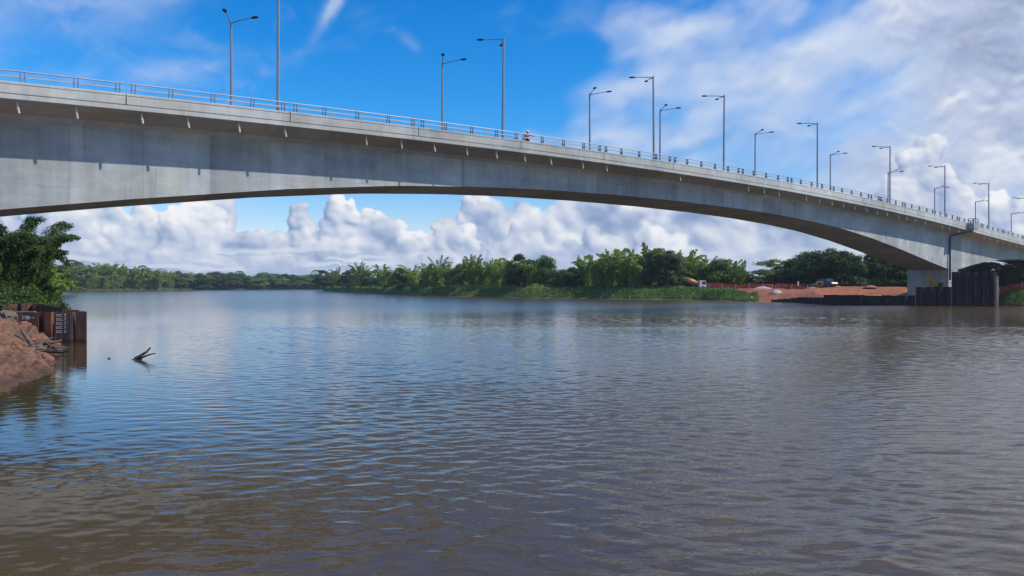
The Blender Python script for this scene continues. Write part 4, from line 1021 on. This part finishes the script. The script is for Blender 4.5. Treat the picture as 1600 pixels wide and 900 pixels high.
limb('driftwood_stump', [(44, 558, 34), (36, 549, 34.4), (30, 545, 34.8), (26, 539, 35.4)], .24, M_drift, 'thick broken dark stump bent over the mound hollow', [[(36, 549, 34.3), (38, 541, 34.6), (34, 536, 34.9)], [(34, 551, 34.2), (38, 558, 33.9), (35, 563, 33.7)]], 'driftwood on the mound')
limb('driftwood_stick', [(12, 528, 36), (22, 522, 36.4), (34, 529, 36.2), (42, 538, 35.6)], .07, M_grey, 'curved thin stick above the broken stump on the mound', None, 'driftwood on the mound')
q9 = random.Random(21)
for i in range(9):
    px_ = q9.uniform(2, 92); Zb = q9.uniform(33, 40); b0 = at(px_, Zb); zz = max(.1, mound_h(b0.x, b0.y)) + .05; a_ = q9.uniform(0, 3.1); ln = q9.uniform(.4, 1.1)
    mb = MB(); mb.tube([(0, 0, 0), (math.cos(a_) * ln * .5, math.sin(a_) * ln * .5, .08), (math.cos(a_) * ln, math.sin(a_) * ln, q9.uniform(-.05, .25))], [.035, .03, .012], 6)
    o = mb.build('stick', M_drift, None, smooth=True); o.location = (b0.x, b0.y, zz); tag(o, 'short broken stick lying loose on the red mound', 'stick', 'loose sticks on the mound')
# forked snag standing in the river
limb('river_snag', [(203, 568, 33.6), (209, 563, 33.6), (217, 558.5, 33.7), (226, 552, 33.8), (235, 543, 34)], .10, M_wet, 'dark forked snag sticking out of the open water right of the cofferdam',
     [[(212, 564, 33.6), (219, 560, 33.6), (228, 556, 33.6), (236, 553.5, 33.5), (243, 552, 33.4)], [(218, 560, 33.6), (223, 565, 33.5), (225, 569, 33.4)]], None, 'snag')
limb('river_stake', [(170, 565, 34), (169.5, 562, 34), (171, 560, 34)], .10, M_wet, 'small dark stub poking out of the water between cofferdam and snag', None, None, 'snag')

# ------------------------------------------------------------------ building site on the right bank
def paint(name, c, rough=.4): return simple(name, c, rough, 0, .12, 1.5)
M_or = paint('orange_paint', (.50, .20, .055)); M_yel = paint('yellow_paint', (.70, .36, .04)); M_glass = simple('dark_glass', (.02, .025, .035), .12); M_tyre = simple('tyre', (.02, .02, .02), .9)
M_wh = paint('vehicle_white', (.72, .71, .68)); M_blk = paint('vehicle_dark', (.028, .034, .055), .3); M_teal = paint('teal_paint', (.06, .28, .22)); M_blue = paint('blue_grey_paint', (.16, .21, .30)); M_brn = paint('brown_paint', (.22, .11, .075)); M_gry = paint('grey_paint', (.30, .31, .32))
def net_material():
    m, N, b = mat('barrier_net'); p = coord(N); n = N.noise(p, 1.6, 4, .6)
    N.put(b.inputs['Base Color'], N.ramp(n, [(.3, (.42, .050, .022)), (.55, (.60, .095, .035)), (.75, (.72, .20, .10))])); b.inputs['Roughness'].default_value = .7; return m
M_net = net_material()
def wheels(root, xs, hw, r=.36, w=.24):
    for x in xs:
        for sd in (-1, 1):
            mb = MB(); mb.tube([(x, sd * hw - w / 2, r), (x, sd * hw + w / 2, r)], r, 14); o = mb.build('wheel', M_tyre, root)
            mb = MB(); mb.tube([(x, sd * (hw + w / 2) - .01, r), (x, sd * (hw + w / 2) + sd * .012, r)], r * .55, 10); mb.build('rim', M_gry, o)
def car(name, px, Z, rz, body, label, cat='car', L=4.4, Wd=1.75, prof=None, roof=None, scale=1.0):
    p = at(px, Z); root = empty(name, (p.x, p.y, ground_h(px, Z) + .02), rz, label, cat)
    prof = prof or [(-.5, .35), (-.5, .80), (-.44, .98), (-.38, 1.0), (-.30, 1.52), (.10, 1.55), (.26, 1.04), (.46, .90), (.5, .62), (.5, .35)]
    mb = MB(); rings = []
    for y, k in ((-1, .96), (-.92, 1.0), (.92, 1.0), (1, .96)):
        rings.append([(x * L * (k if abs(x) > .4 else 1), y * Wd / 2 * (.86 if z > 1.2 else 1), z * (k if z > 1.2 else 1)) for x, z in prof])
    mb.sweep(rings); mb.build('body', body, root, bevel=.03)
    zs = [z for x, z in prof]; top = max(zs)
    for sd in (-1, 1):
        mb = MB(); mb.poly([(-.30 * L, sd * (Wd / 2 - .02), 1.06), (.20 * L, sd * (Wd / 2 - .02), 1.06), (.10 * L, sd * (Wd / 2 * .87 + .01), top - .1), (-.27 * L, sd * (Wd / 2 * .87 + .01), top - .1)]); mb.build('side_window', M_glass, root)
    mb = MB(); mb.poly([(.255 * L, -Wd * .38, 1.08), (.255 * L, Wd * .38, 1.08), (.125 * L, Wd * .34, top - .08), (.125 * L, -Wd * .34, top - .08)]); mb.build('windscreen', M_glass, root)
    wheels(root, (-.31 * L, .31 * L), Wd / 2 - .08, .34); 
    for sd in (-1, 1): MB().box((.5 * L - .04, sd * Wd * .36, .74), (.06, .30, .14)).build('headlight', M_white, root)
    root.scale = (scale,) * 3; return root
def truck(name, px, Z, rz, cabm, loadm, label, kind, L=7.0, cat='truck', scale=1.0):
    p = at(px, Z); root = empty(name, (p.x, p.y, ground_h(px, Z) + .02), rz, label, cat)
    MB().box((0, 0, .82), (L, .9, .22)).build('chassis', M_dark, root)
    x0 = L / 2 - 1.0
    mb = MB(); mb.sweep([[(x0 - 1.0, y, .6), (x0 + 1.0, y, .6), (x0 + 1.02, y, 1.4), (x0 + .78, y, 2.45), (x0 - .9, y, 2.5)] for y in (-1.12, 1.12)]); cab = mb.build('cab', cabm, root, bevel=.06)
    mb = MB(); mb.poly([(x0 + 1.035, -.95, 1.42), (x0 + 1.035, .95, 1.42), (x0 + .83, .9, 2.3), (x0 + .83, -.9, 2.3)]); mb.build('windscreen', M_glass, cab)
    for sd in (-1, 1): mb = MB(); mb.poly([(x0 - .2, sd * 1.13, 1.45), (x0 + .85, sd * 1.13, 1.45), (x0 + .66, sd * 1.13, 2.25), (x0 - .2, sd * 1.13, 2.25)]); mb.build('side_window', M_glass, cab)
    if kind == 'mixer':
        mb = MB(); ax = [(-L / 2 - .1, 2.75, .45), (-L / 2 + .7, 2.6, .62), (-L / 2 + 1.6, 2.45, .82), (-L / 2 + 2.9, 2.1, .80), (-L / 2 + 4.2, 1.75, .5)]
        mb.tube([(a, 0, b + .1) for a, b, c in ax], [c for a, b, c in ax], 18); mb.build('drum', loadm, root, smooth=True)
        MB().box((-L / 2 + .1, 0, 1.5), (.3, 1.4, 1.4)).build('drum_stand', M_dark, root); mb = MB(); mb.tube([(-L / 2, 0, 2.3), (-L / 2 - .9, 0, 1.6)], [.3, .2], 8); mb.build('chute', M_gry, root)
    elif kind == 'tipper':
        mb = MB(); a, b = -L / 2, x0 - 1.15
        mb.sweep([[(a, y, 1.05), (b, y, 1.05), (b, y * 1.04, 2.3), (a - .15, y * 1.04, 2.2)] for y in (-1.15, 1.15)]); mb.build('tipper_body', loadm, root, bevel=.04)
        mb = MB(); [mb.box((a + (b - a) * t, -1.2, 1.65), (.09, .09, 1.2)) for t in (.1, .35, .6, .85)]; o = mb.build('side_ribs', loadm, root); o['kind'] = 'stuff'
    else:
        MB().box(((-L / 2 + x0 - 1.15) / 2, 0, 1.9), (L - 2.3, 2.2, 1.7)).build('box_body', loadm, root, bevel=.05)
    wheels(root, (x0, -L / 2 + 1.1, -L / 2 + 2.3), 1.0, .48, .3); root.scale = (scale,) * 3; return root
truck('mixer_truck', 1084, 184, R(4), M_wh, M_or, 'concrete mixer truck with orange drum and white cab left of the red netting', 'mixer', 6.6, scale=.86)
car('parked_pickup', 1117, 187, R(10), M_blue, 'blue-grey pickup behind the red netting, right of the mixer truck', 'pickup', 4.6, roof=None)
car('parked_car', 1167, 190, R(175), M_gry, 'small grey car showing only its roof behind the middle of the netting', 'car', 3.6)
suv = [(-.5, .4), (-.5, 1.05), (-.46, 1.75), (.10, 1.80), (.24, 1.15), (.46, 1.05), (.5, .75), (.5, .4)]
car('parked_van', 1293, 164, R(-68), M_blk, 'dark blue off-road car parked on the red earth facing the river', 'car', 4.3, 1.9, suv)
truck('tipper_truck', 1314, 172, R(-60), M_wh, M_teal, 'truck with white cab and teal load bed parked right of the dark car', 'tipper', 5.6, scale=.88)
truck('box_truck', 1333, 170, R(-20), M_wh, M_brn, 'small truck with brown box body at the edge of the green slope', 'box', 4.8, scale=.78)
def barrier(px0, z0, px1, z1, label, n, hgt=1.0, seed=1):
    a, b = at(px0, z0), at(px1, z1); root = empty('barrier_net', (a.x, a.y, 0), 0, label, 'barrier fence'); q = random.Random(seed)
    rings = []; N_ = n * 4
    for i in range(N_ + 1):
        t = i / N_; px = px0 + (px1 - px0) * t; Z = z0 + (z1 - z0) * t; p = at(px, Z) - a; g = ground_h(px, Z); w = .10 * math.sin(i * 1.3); sag = .18 * abs(math.sin(math.pi * i / 4)) * q.uniform(.3, 1)
        rings.append([(p.x, p.y + w, g + .02), (p.x, p.y + w * .3, g + hgt * .5), (p.x, p.y, g + hgt - sag), (p.x, p.y + .02, g + hgt - sag), (p.x, p.y + .02 + w * .3, g + hgt * .5), (p.x, p.y + .02 + w, g + .02)])
    mb = MB(); mb.sweep(rings); mb.build('net', M_net, root)
    for i in range(n + 1):
        t = i / n; px = px0 + (px1 - px0) * t; Z = z0 + (z1 - z0) * t; p = at(px, Z) - a; g = ground_h(px, Z)
        MB().tube([(p.x, p.y - .05, g - .2), (p.x, p.y - .05, g + hgt + .12)], .04, 6).build('stake', M_white if i % 3 == 0 else M_drift, root)
barrier(1107, 179, 1206, 170, 'long orange-red plastic netting fence along the top of the grassy bank', 14, 1.15)
barrier(1150, 184, 1252, 172, 'second orange-red netting fence set further back, reaching the white post', 14, 1.3, 2)
barrier(1212, 168, 1262, 160, 'short sagging red netting in front of the sand heaps', 6, .8, 3)
barrier(1561, 123.5, 1680, 112, 'orange-red netting fence behind the grass at the right edge', 10, 1.3, 4)
def heap_(name, px, Z, rx, ry, h, mt, label, cat):
    mb = MB(); rings = []; p = at(px, Z); g = ground_h(px, Z)
    for k in range(9):
        t = k / 8; ring = []
        for j in range(28):
            a = 2 * math.pi * j / 28; n = 1 + .25 * mnoise.noise(Vector((math.cos(a) * 1.5 + px, math.sin(a) * 1.5, t * 2))); ring.append((math.cos(a) * rx * (1 - t) * n, math.sin(a) * ry * (1 - t) * n, h * (1 - (1 - t) ** 1.6) * (.85 + .3 * mnoise.noise(Vector((a, t * 3, px)))) - .15))
        rings.append(ring)
    mb.sweep(rings); o = mb.build(name, mt, None, smooth=True); o.location = (p.x, p.y, g); tag(o, label, cat); return o
M_sand = simple('pale_sand', (.52, .42, .34), .95, 0, .25, 2); M_clay = simple('clay_heap', (.44, .18, .085), .95, 0, .3, 1.5)
heap_('sand_heap', 1192, 169.5, 2.1, 1.2, .6, M_sand, 'low pale sand heap in front of the red netting', 'sand heap')
heap_('sand_heap', 1233, 166, 1.7, 1.2, .7, M_sand, 'pale sand heap between the netting and the white post', 'sand heap')
heap_('clay_heap', 1213, 157, 1.5, 1.2, 1.0, M_sand, 'small pale clay heap halfway down the bare bank', 'clay heap')
heap_('clay_heap', 1258, 176, 4, 2, 1.7, M_clay, 'broad red clay heap behind the netting', 'clay heap')
heap_('rubble_heap', 1180, 160, 2.6, 1.0, .5, M_pipe, 'dark rubble strip at the top of the bare bank', 'rubble')
p = at(1247, 165); o = MB().tube([(0, 0, -.2), (0, 0, 1.7)], .17, 8).build('marker_post', M_white, None); o.location = (p.x, p.y, ground_h(1247, 165)); tag(o, 'short white marker post at the right end of the netting', 'post')
def drum_(px, Z, mt, label, r=.45, h=1.2, cat='tank'):
    p = at(px, Z); root = empty('tank', (p.x, p.y, ground_h(px, Z)), 0, label, cat); MB().tube([(0, 0, 0), (0, 0, h * .05), (0, 0, h), (0, 0, h * 1.12)], [r * .97, r, r, r * .5], 16).build('shell', mt, root)
    MB().tube([(0, 0, h * 1.1), (0, 0, h * 1.22)], r * .22, 8).build('cap', M_dark, root)
drum_(1274, 166, M_blue, 'blue-grey water tank at the left of the parked vehicles', .4, 1.1)
def generator(px, Z):
    p = at(px, Z); root = empty('generator', (p.x, p.y, ground_h(px, Z)), R(-12), 'yellow wheeled generator beside the dark blue car', 'generator')
    MB().box((0, 0, .85), (1.25, .9, .85)).build('housing', M_yel, root, bevel=.06); MB().tube([(.35, 0, 1.2), (.35, 0, 1.6)], .05, 6).build('exhaust', M_dark, root)
    mb = MB(); mb.box((0, -.46, .85), (.8, .02, .5)); mb.build('vent_panel', M_dark, root); wheels(root, (-.35, .35), .42, .28, .14)
    mb = MB(); mb.tube([(.6, 0, .45), (1.2, 0, .35)], .04, 6); mb.build('drawbar', M_dark, root)
generator(1280.5, 162)
q_ = [(1176, 464.5, 155.5)]
p = at(1175, 155.2); bm = bmesh.new(); bmesh.ops.create_icosphere(bm, subdivisions=2, radius=.34)
for v in bm.verts: v.co *= 1 + .3 * mnoise.noise(v.co * 2); v.co.z *= .8
me = bpy.data.meshes.new('white_stone'); bm.to_mesh(me); bm.free(); me.materials.append(M_white); o = bpy.data.objects.new('white_stone', me); col.objects.link(o); o.location = (p.x, p.y, ground_h(1175, 155.2) + .15); tag(o, 'single white stone low on the bank where grass meets bare earth', 'stone')

def digger():
    Z = 127.6; p = at(1462, Z); z0 = 1.05; root = empty('digger', (p.x, p.y, z0), 0, 'yellow digger with folded arm standing behind the black sheet piles', 'digger')
    def L(px, py, dy=0): return Vector(((px - 1462) / F * Z, dy, CAM_H + (HZ - py) * Z / F - z0))
    for sd in (-1, 1):
        mb = MB(); mb.sweep([[(x, sd * 1.0 - .25, z), (x, sd * 1.0 + .25, z)] for x, z in ((-.6, .35), (-.35, .05), (2.6, .05), (2.85, .35), (2.6, .7), (-.35, .7))], closed=False, cap=False)
        pr = [(-.6, .35), (-.35, .05), (2.6, .05), (2.85, .35), (2.6, .7), (-.35, .7)]; mb = MB(); mb.sweep([[(x, sd * 1.0 + w, z) for x, z in pr] for w in (-.25, .25)]); mb.build('track', M_tyre, root)
    mb = MB(); mb.box((1.2, 0, 1.25), (2.9, 2.1, .9)); mb.build('engine_house', M_yel, root, bevel=.08)
    mb = MB(); mb.sweep([[(.15, y, 1.2), (1.6, y, 1.2), (1.6, y, 2.72), (.35, y, 2.72), (.1, y, 2.1)] for y in (-1.0, .1)]); cab = mb.build('cab', M_dark, root, bevel=.04)
    mb = MB(); mb.poly([(.4, -1.012, 1.85), (1.45, -1.012, 1.85), (1.45, -1.012, 2.6), (.45, -1.012, 2.6)]); mb.build('side_window', M_blue, cab)
    MB().box((1.0, -.3, 2.80), (2.3, 1.7, .09)).build('roof', M_wh, cab)
    mb = MB(); mb.tube([L(1463, 449, -.4), L(1460, 444, -.4), L(1455, 438, -.4), L(1450, 433.5, -.4)], [.36, .42, .28, .18], 4); mb.build('boom', M_yel, root)
    mb = MB(); mb.tube([L(1451.5, 432, -.4), L(1449, 438, -.4), L(1447, 446, -.4), L(1446.5, 449, -.4)], [.24, .26, .20, .14], 4); mb.build('dipper_arm', M_yel, root)
    mb = MB(); mb.tube([L(1457, 436.5, -.4), L(1450.5, 432, -.4)], .07, 6); mb.build('ram', M_gry, root)
    mb = MB(); mb.sweep([[L(1446, 449, y), L(1442, 452, y), L(1442, 457, y), L(1447, 459, y), L(1450, 455, y)] for y in (-.8, 0)]); mb.build('bucket', M_dark, root)
digger()

# ------------------------------------------------------------------ people on the bridge
def person(s, w, face, label, shirt, trousers, hat, reach=True, hgt=1.70):
    z = T(s) - 0.70 * fh(s) + 0.06; p = bpt(s, w, z); root = empty('person', p, face, label, 'person'); k = hgt / 1.70
    J = {'pel': (0, 0, .93), 'wa': (0, 0, 1.08), 'ch': (0, -.01, 1.30), 'ne': (0, 0, 1.45), 'he': (0, -.02, 1.56), 'to': (0, -.01, 1.66),
         'hl': (.10, 0, .88), 'kl': (.12, -.02, .48), 'al': (.13, .02, .08), 'fl': (.14, -.12, .04), 'hr': (-.10, 0, .88), 'kr': (-.12, -.02, .48), 'ar': (-.13, .02, .08), 'fr': (-.14, -.12, .04),
         'sl': (.19, 0, 1.40), 'el': (.42 if reach else .26, -.14, 1.28 if reach else 1.14), 'wl': (.66 if reach else .20, -.26, 1.28 if reach else 1.10), 'dl': (.74 if reach else .16, -.28, 1.27 if reach else 1.10),
         'sr': (-.19, 0, 1.40), 'er': (-.27, -.10, 1.14), 'wr': (-.20, -.28, 1.12), 'dr': (-.16, -.34, 1.12)}
    rad = {'pel': .15, 'wa': .13, 'ch': .155, 'ne': .058, 'he': .088, 'to': .07, 'hl': .09, 'kl': .06, 'al': .042, 'fl': .035, 'hr': .09, 'kr': .06, 'ar': .042, 'fr': .035, 'sl': .062, 'el': .042, 'wl': .03, 'dl': .034, 'sr': .062, 'er': .042, 'wr': .03, 'dr': .034}
    E_ = [('pel', 'wa'), ('wa', 'ch'), ('ch', 'ne'), ('ne', 'he'), ('he', 'to'), ('pel', 'hl'), ('hl', 'kl'), ('kl', 'al'), ('al', 'fl'), ('pel', 'hr'), ('hr', 'kr'), ('kr', 'ar'), ('ar', 'fr'), ('ch', 'sl'), ('sl', 'el'), ('el', 'wl'), ('wl', 'dl'), ('ch', 'sr'), ('sr', 'er'), ('er', 'wr'), ('wr', 'dr')]
    names = list(J); ms = [simple('skin', (.22, .12, .08), .6), shirt, trousers]
    def skinned(nm, keys, grow, mt):
        ks = [n for n in names if n in keys]; me = bpy.data.meshes.new(nm); me.from_pydata([tuple(Vector(J[n]) * k) for n in ks], [(ks.index(a), ks.index(b)) for a, b in E_ if a in ks and b in ks], [])
        o = bpy.data.objects.new(nm, me); col.objects.link(o); o.modifiers.new('skin', 'SKIN')
        for i, n in enumerate(ks): r = (rad[n] + grow) * k; me.skin_vertices[0].data[i].radius = (r, r * (.72 if n in ('pel', 'wa', 'ch') else 1)); me.skin_vertices[0].data[i].use_root = (i == 0)
        sb = o.modifiers.new('sub', 'SUBSURF'); sb.levels = 1; sb.render_levels = 1
        bpy.context.view_layer.update(); dg = bpy.context.evaluated_depsgraph_get(); m2 = bpy.data.meshes.new_from_object(o.evaluated_get(dg)); bpy.data.objects.remove(o)
        m2.name = nm; m2.materials.clear(); m2.materials.append(mt); n_ = bpy.data.objects.new(nm, m2); col.objects.link(n_); n_.parent = root
        for f_ in m2.polygons: f_.use_smooth = True
        return n_
    skinned('body', set(names), 0, ms[0])
    skinned('shirt', {'pel', 'wa', 'ch', 'sl', 'el', 'sr', 'er'}, .018, shirt)
    skinned('trousers', {'pel', 'hl', 'kl', 'al', 'hr', 'kr', 'ar'}, .02, trousers)
    mb = MB(); mb.tube([(0, -.02, 1.60 * k), (0, -.02, 1.645 * k), (0, -.015, 1.70 * k), (0, -.01, 1.735 * k)], [.135, .125, .10, .03], 14); mb.tube([(0, -.03, 1.603 * k), (0, -.03, 1.618 * k)], .16, 14); mb.build('helmet' if hat is M_white else 'cap', hat, root, smooth=True)
    mb = MB()
    for sd in (-1, 1): mb.box((sd * .032, -.105, 1.575 * k), (.022, .012, .012))
    mb.build('eyes', M_dark, root)
M_red = simple('red_shirt', (.42, .09, .07), .8, 0, .2); M_navy = simple('navy_cloth', (.03, .035, .06), .9)
person(-23.4, .62, math.pi / 2 - TH + R(12), 'person in white hard hat and red shirt, one arm stretched along the bridge rail', M_red, M_navy, M_white)
person(43.4, 1.2, math.pi / 2 - TH + R(40), 'dark-clothed person by the bridge rail between two distant lamps', M_navy, M_navy, M_navy, False)

# ------------------------------------------------------------------ small things of the building site
def site_bits():
    def put(name, label, cat, px, Z, rz, parts):
        p = at(px, Z); root = empty(name, (p.x, p.y, ground_h(px, Z) + .01), R(rz), label, cat)
        for nm, mt, boxes in parts:
            mb = MB()
            for c, d in boxes: mb.box(c, d)
            mb.build(nm, mt, root, bevel=.015)
        return root
    put('site_cabin', 'small white site cabin with dark door behind the mixer truck cab', 'cabin', 1101, 192, 6, [('walls', M_wh, [((0, 0, 1.2), (2.4, 2.2, 2.4))]), ('roof', M_gry, [((0, 0, 2.46), (2.7, 2.5, .12))]), ('door', M_dark, [((.5, -1.12, 1.0), (.8, .05, 1.9))]), ('window', M_glass, [((-.6, -1.12, 1.5), (.7, .05, .6))])])
    put('open_shelter', 'low blue-grey roofed shelter on posts behind the netting', 'shelter', 1140, 193, 4, [('roof', M_blue, [((0, 0, 1.9), (3.6, 2.4, .12))]), ('post', M_dark, [((-1.6, -1, .95), (.1, .1, 1.9))]), ('post', M_dark, [((1.6, -1, .95), (.1, .1, 1.9))]), ('post', M_dark, [((1.6, 1, .95), (.1, .1, 1.9))]), ('post', M_dark, [((-1.6, 1, .95), (.1, .1, 1.9))])])
    put('timber_stack', 'stack of pale timber boards left of the white marker post', 'timber', 1221, 171, 12, [('boards', simple('sawn_timber', (.42, .32, .2), .8, 0, .3, 4), [((0, 0, .12 + .16 * i), (2.6 - .1 * (i % 3), .9, .14)) for i in range(5)])])
    put('pallet_load', 'wrapped white pallet load beside the netting posts', 'pallet', 1203, 174, -8, [('load', M_wh, [((0, 0, .65), (1.1, 1.0, 1.0))]), ('pallet', M_drift, [((0, 0, .08), (1.2, 1.1, .14))])])
    put('tool_chest', 'low dark steel chest at the right of the parked trucks', 'chest', 1349, 166, 15, [('body', M_dark, [((0, 0, .35), (1.5, .7, .65))]), ('lid', M_gry, [((0, 0, .72), (1.55, .75, .08))])])
    for i, (px, Z, lab) in enumerate([(1305, 163, 'brown spoil pile just right of the dark blue car'), (1360, 160, 'low red spoil pile on the berm near the pier'), (1268, 160, 'rough red spoil pile in front of the yellow generator')]):
        heap_('spoil_pile', px, Z, 1.6, 1.0, .45 + .12 * i, M_clay, lab, 'spoil pile')
site_bits()

# ------------------------------------------------------------------ air
def haze():
    m = bpy.data.materials.new('air'); m.use_nodes = True; nt = m.node_tree
    nt.nodes.remove(nt.nodes['Principled BSDF']); v = nt.nodes.new('ShaderNodeVolumePrincipled')
    v.inputs['Color'].default_value = (0.80, 0.88, 1.0, 1); v.inputs['Density'].default_value = HAZE; v.inputs['Anisotropy'].default_value = 0.2
    nt.links.new(v.outputs[0], [n for n in nt.nodes if n.type == 'OUTPUT_MATERIAL'][0].inputs['Volume'])
    mb = MB(); mb.box((0, 4000, 10), (30000, 12000, 30)); tag(mb.build('haze', m), kind='stuff')
HAZE = 0.00017
haze()
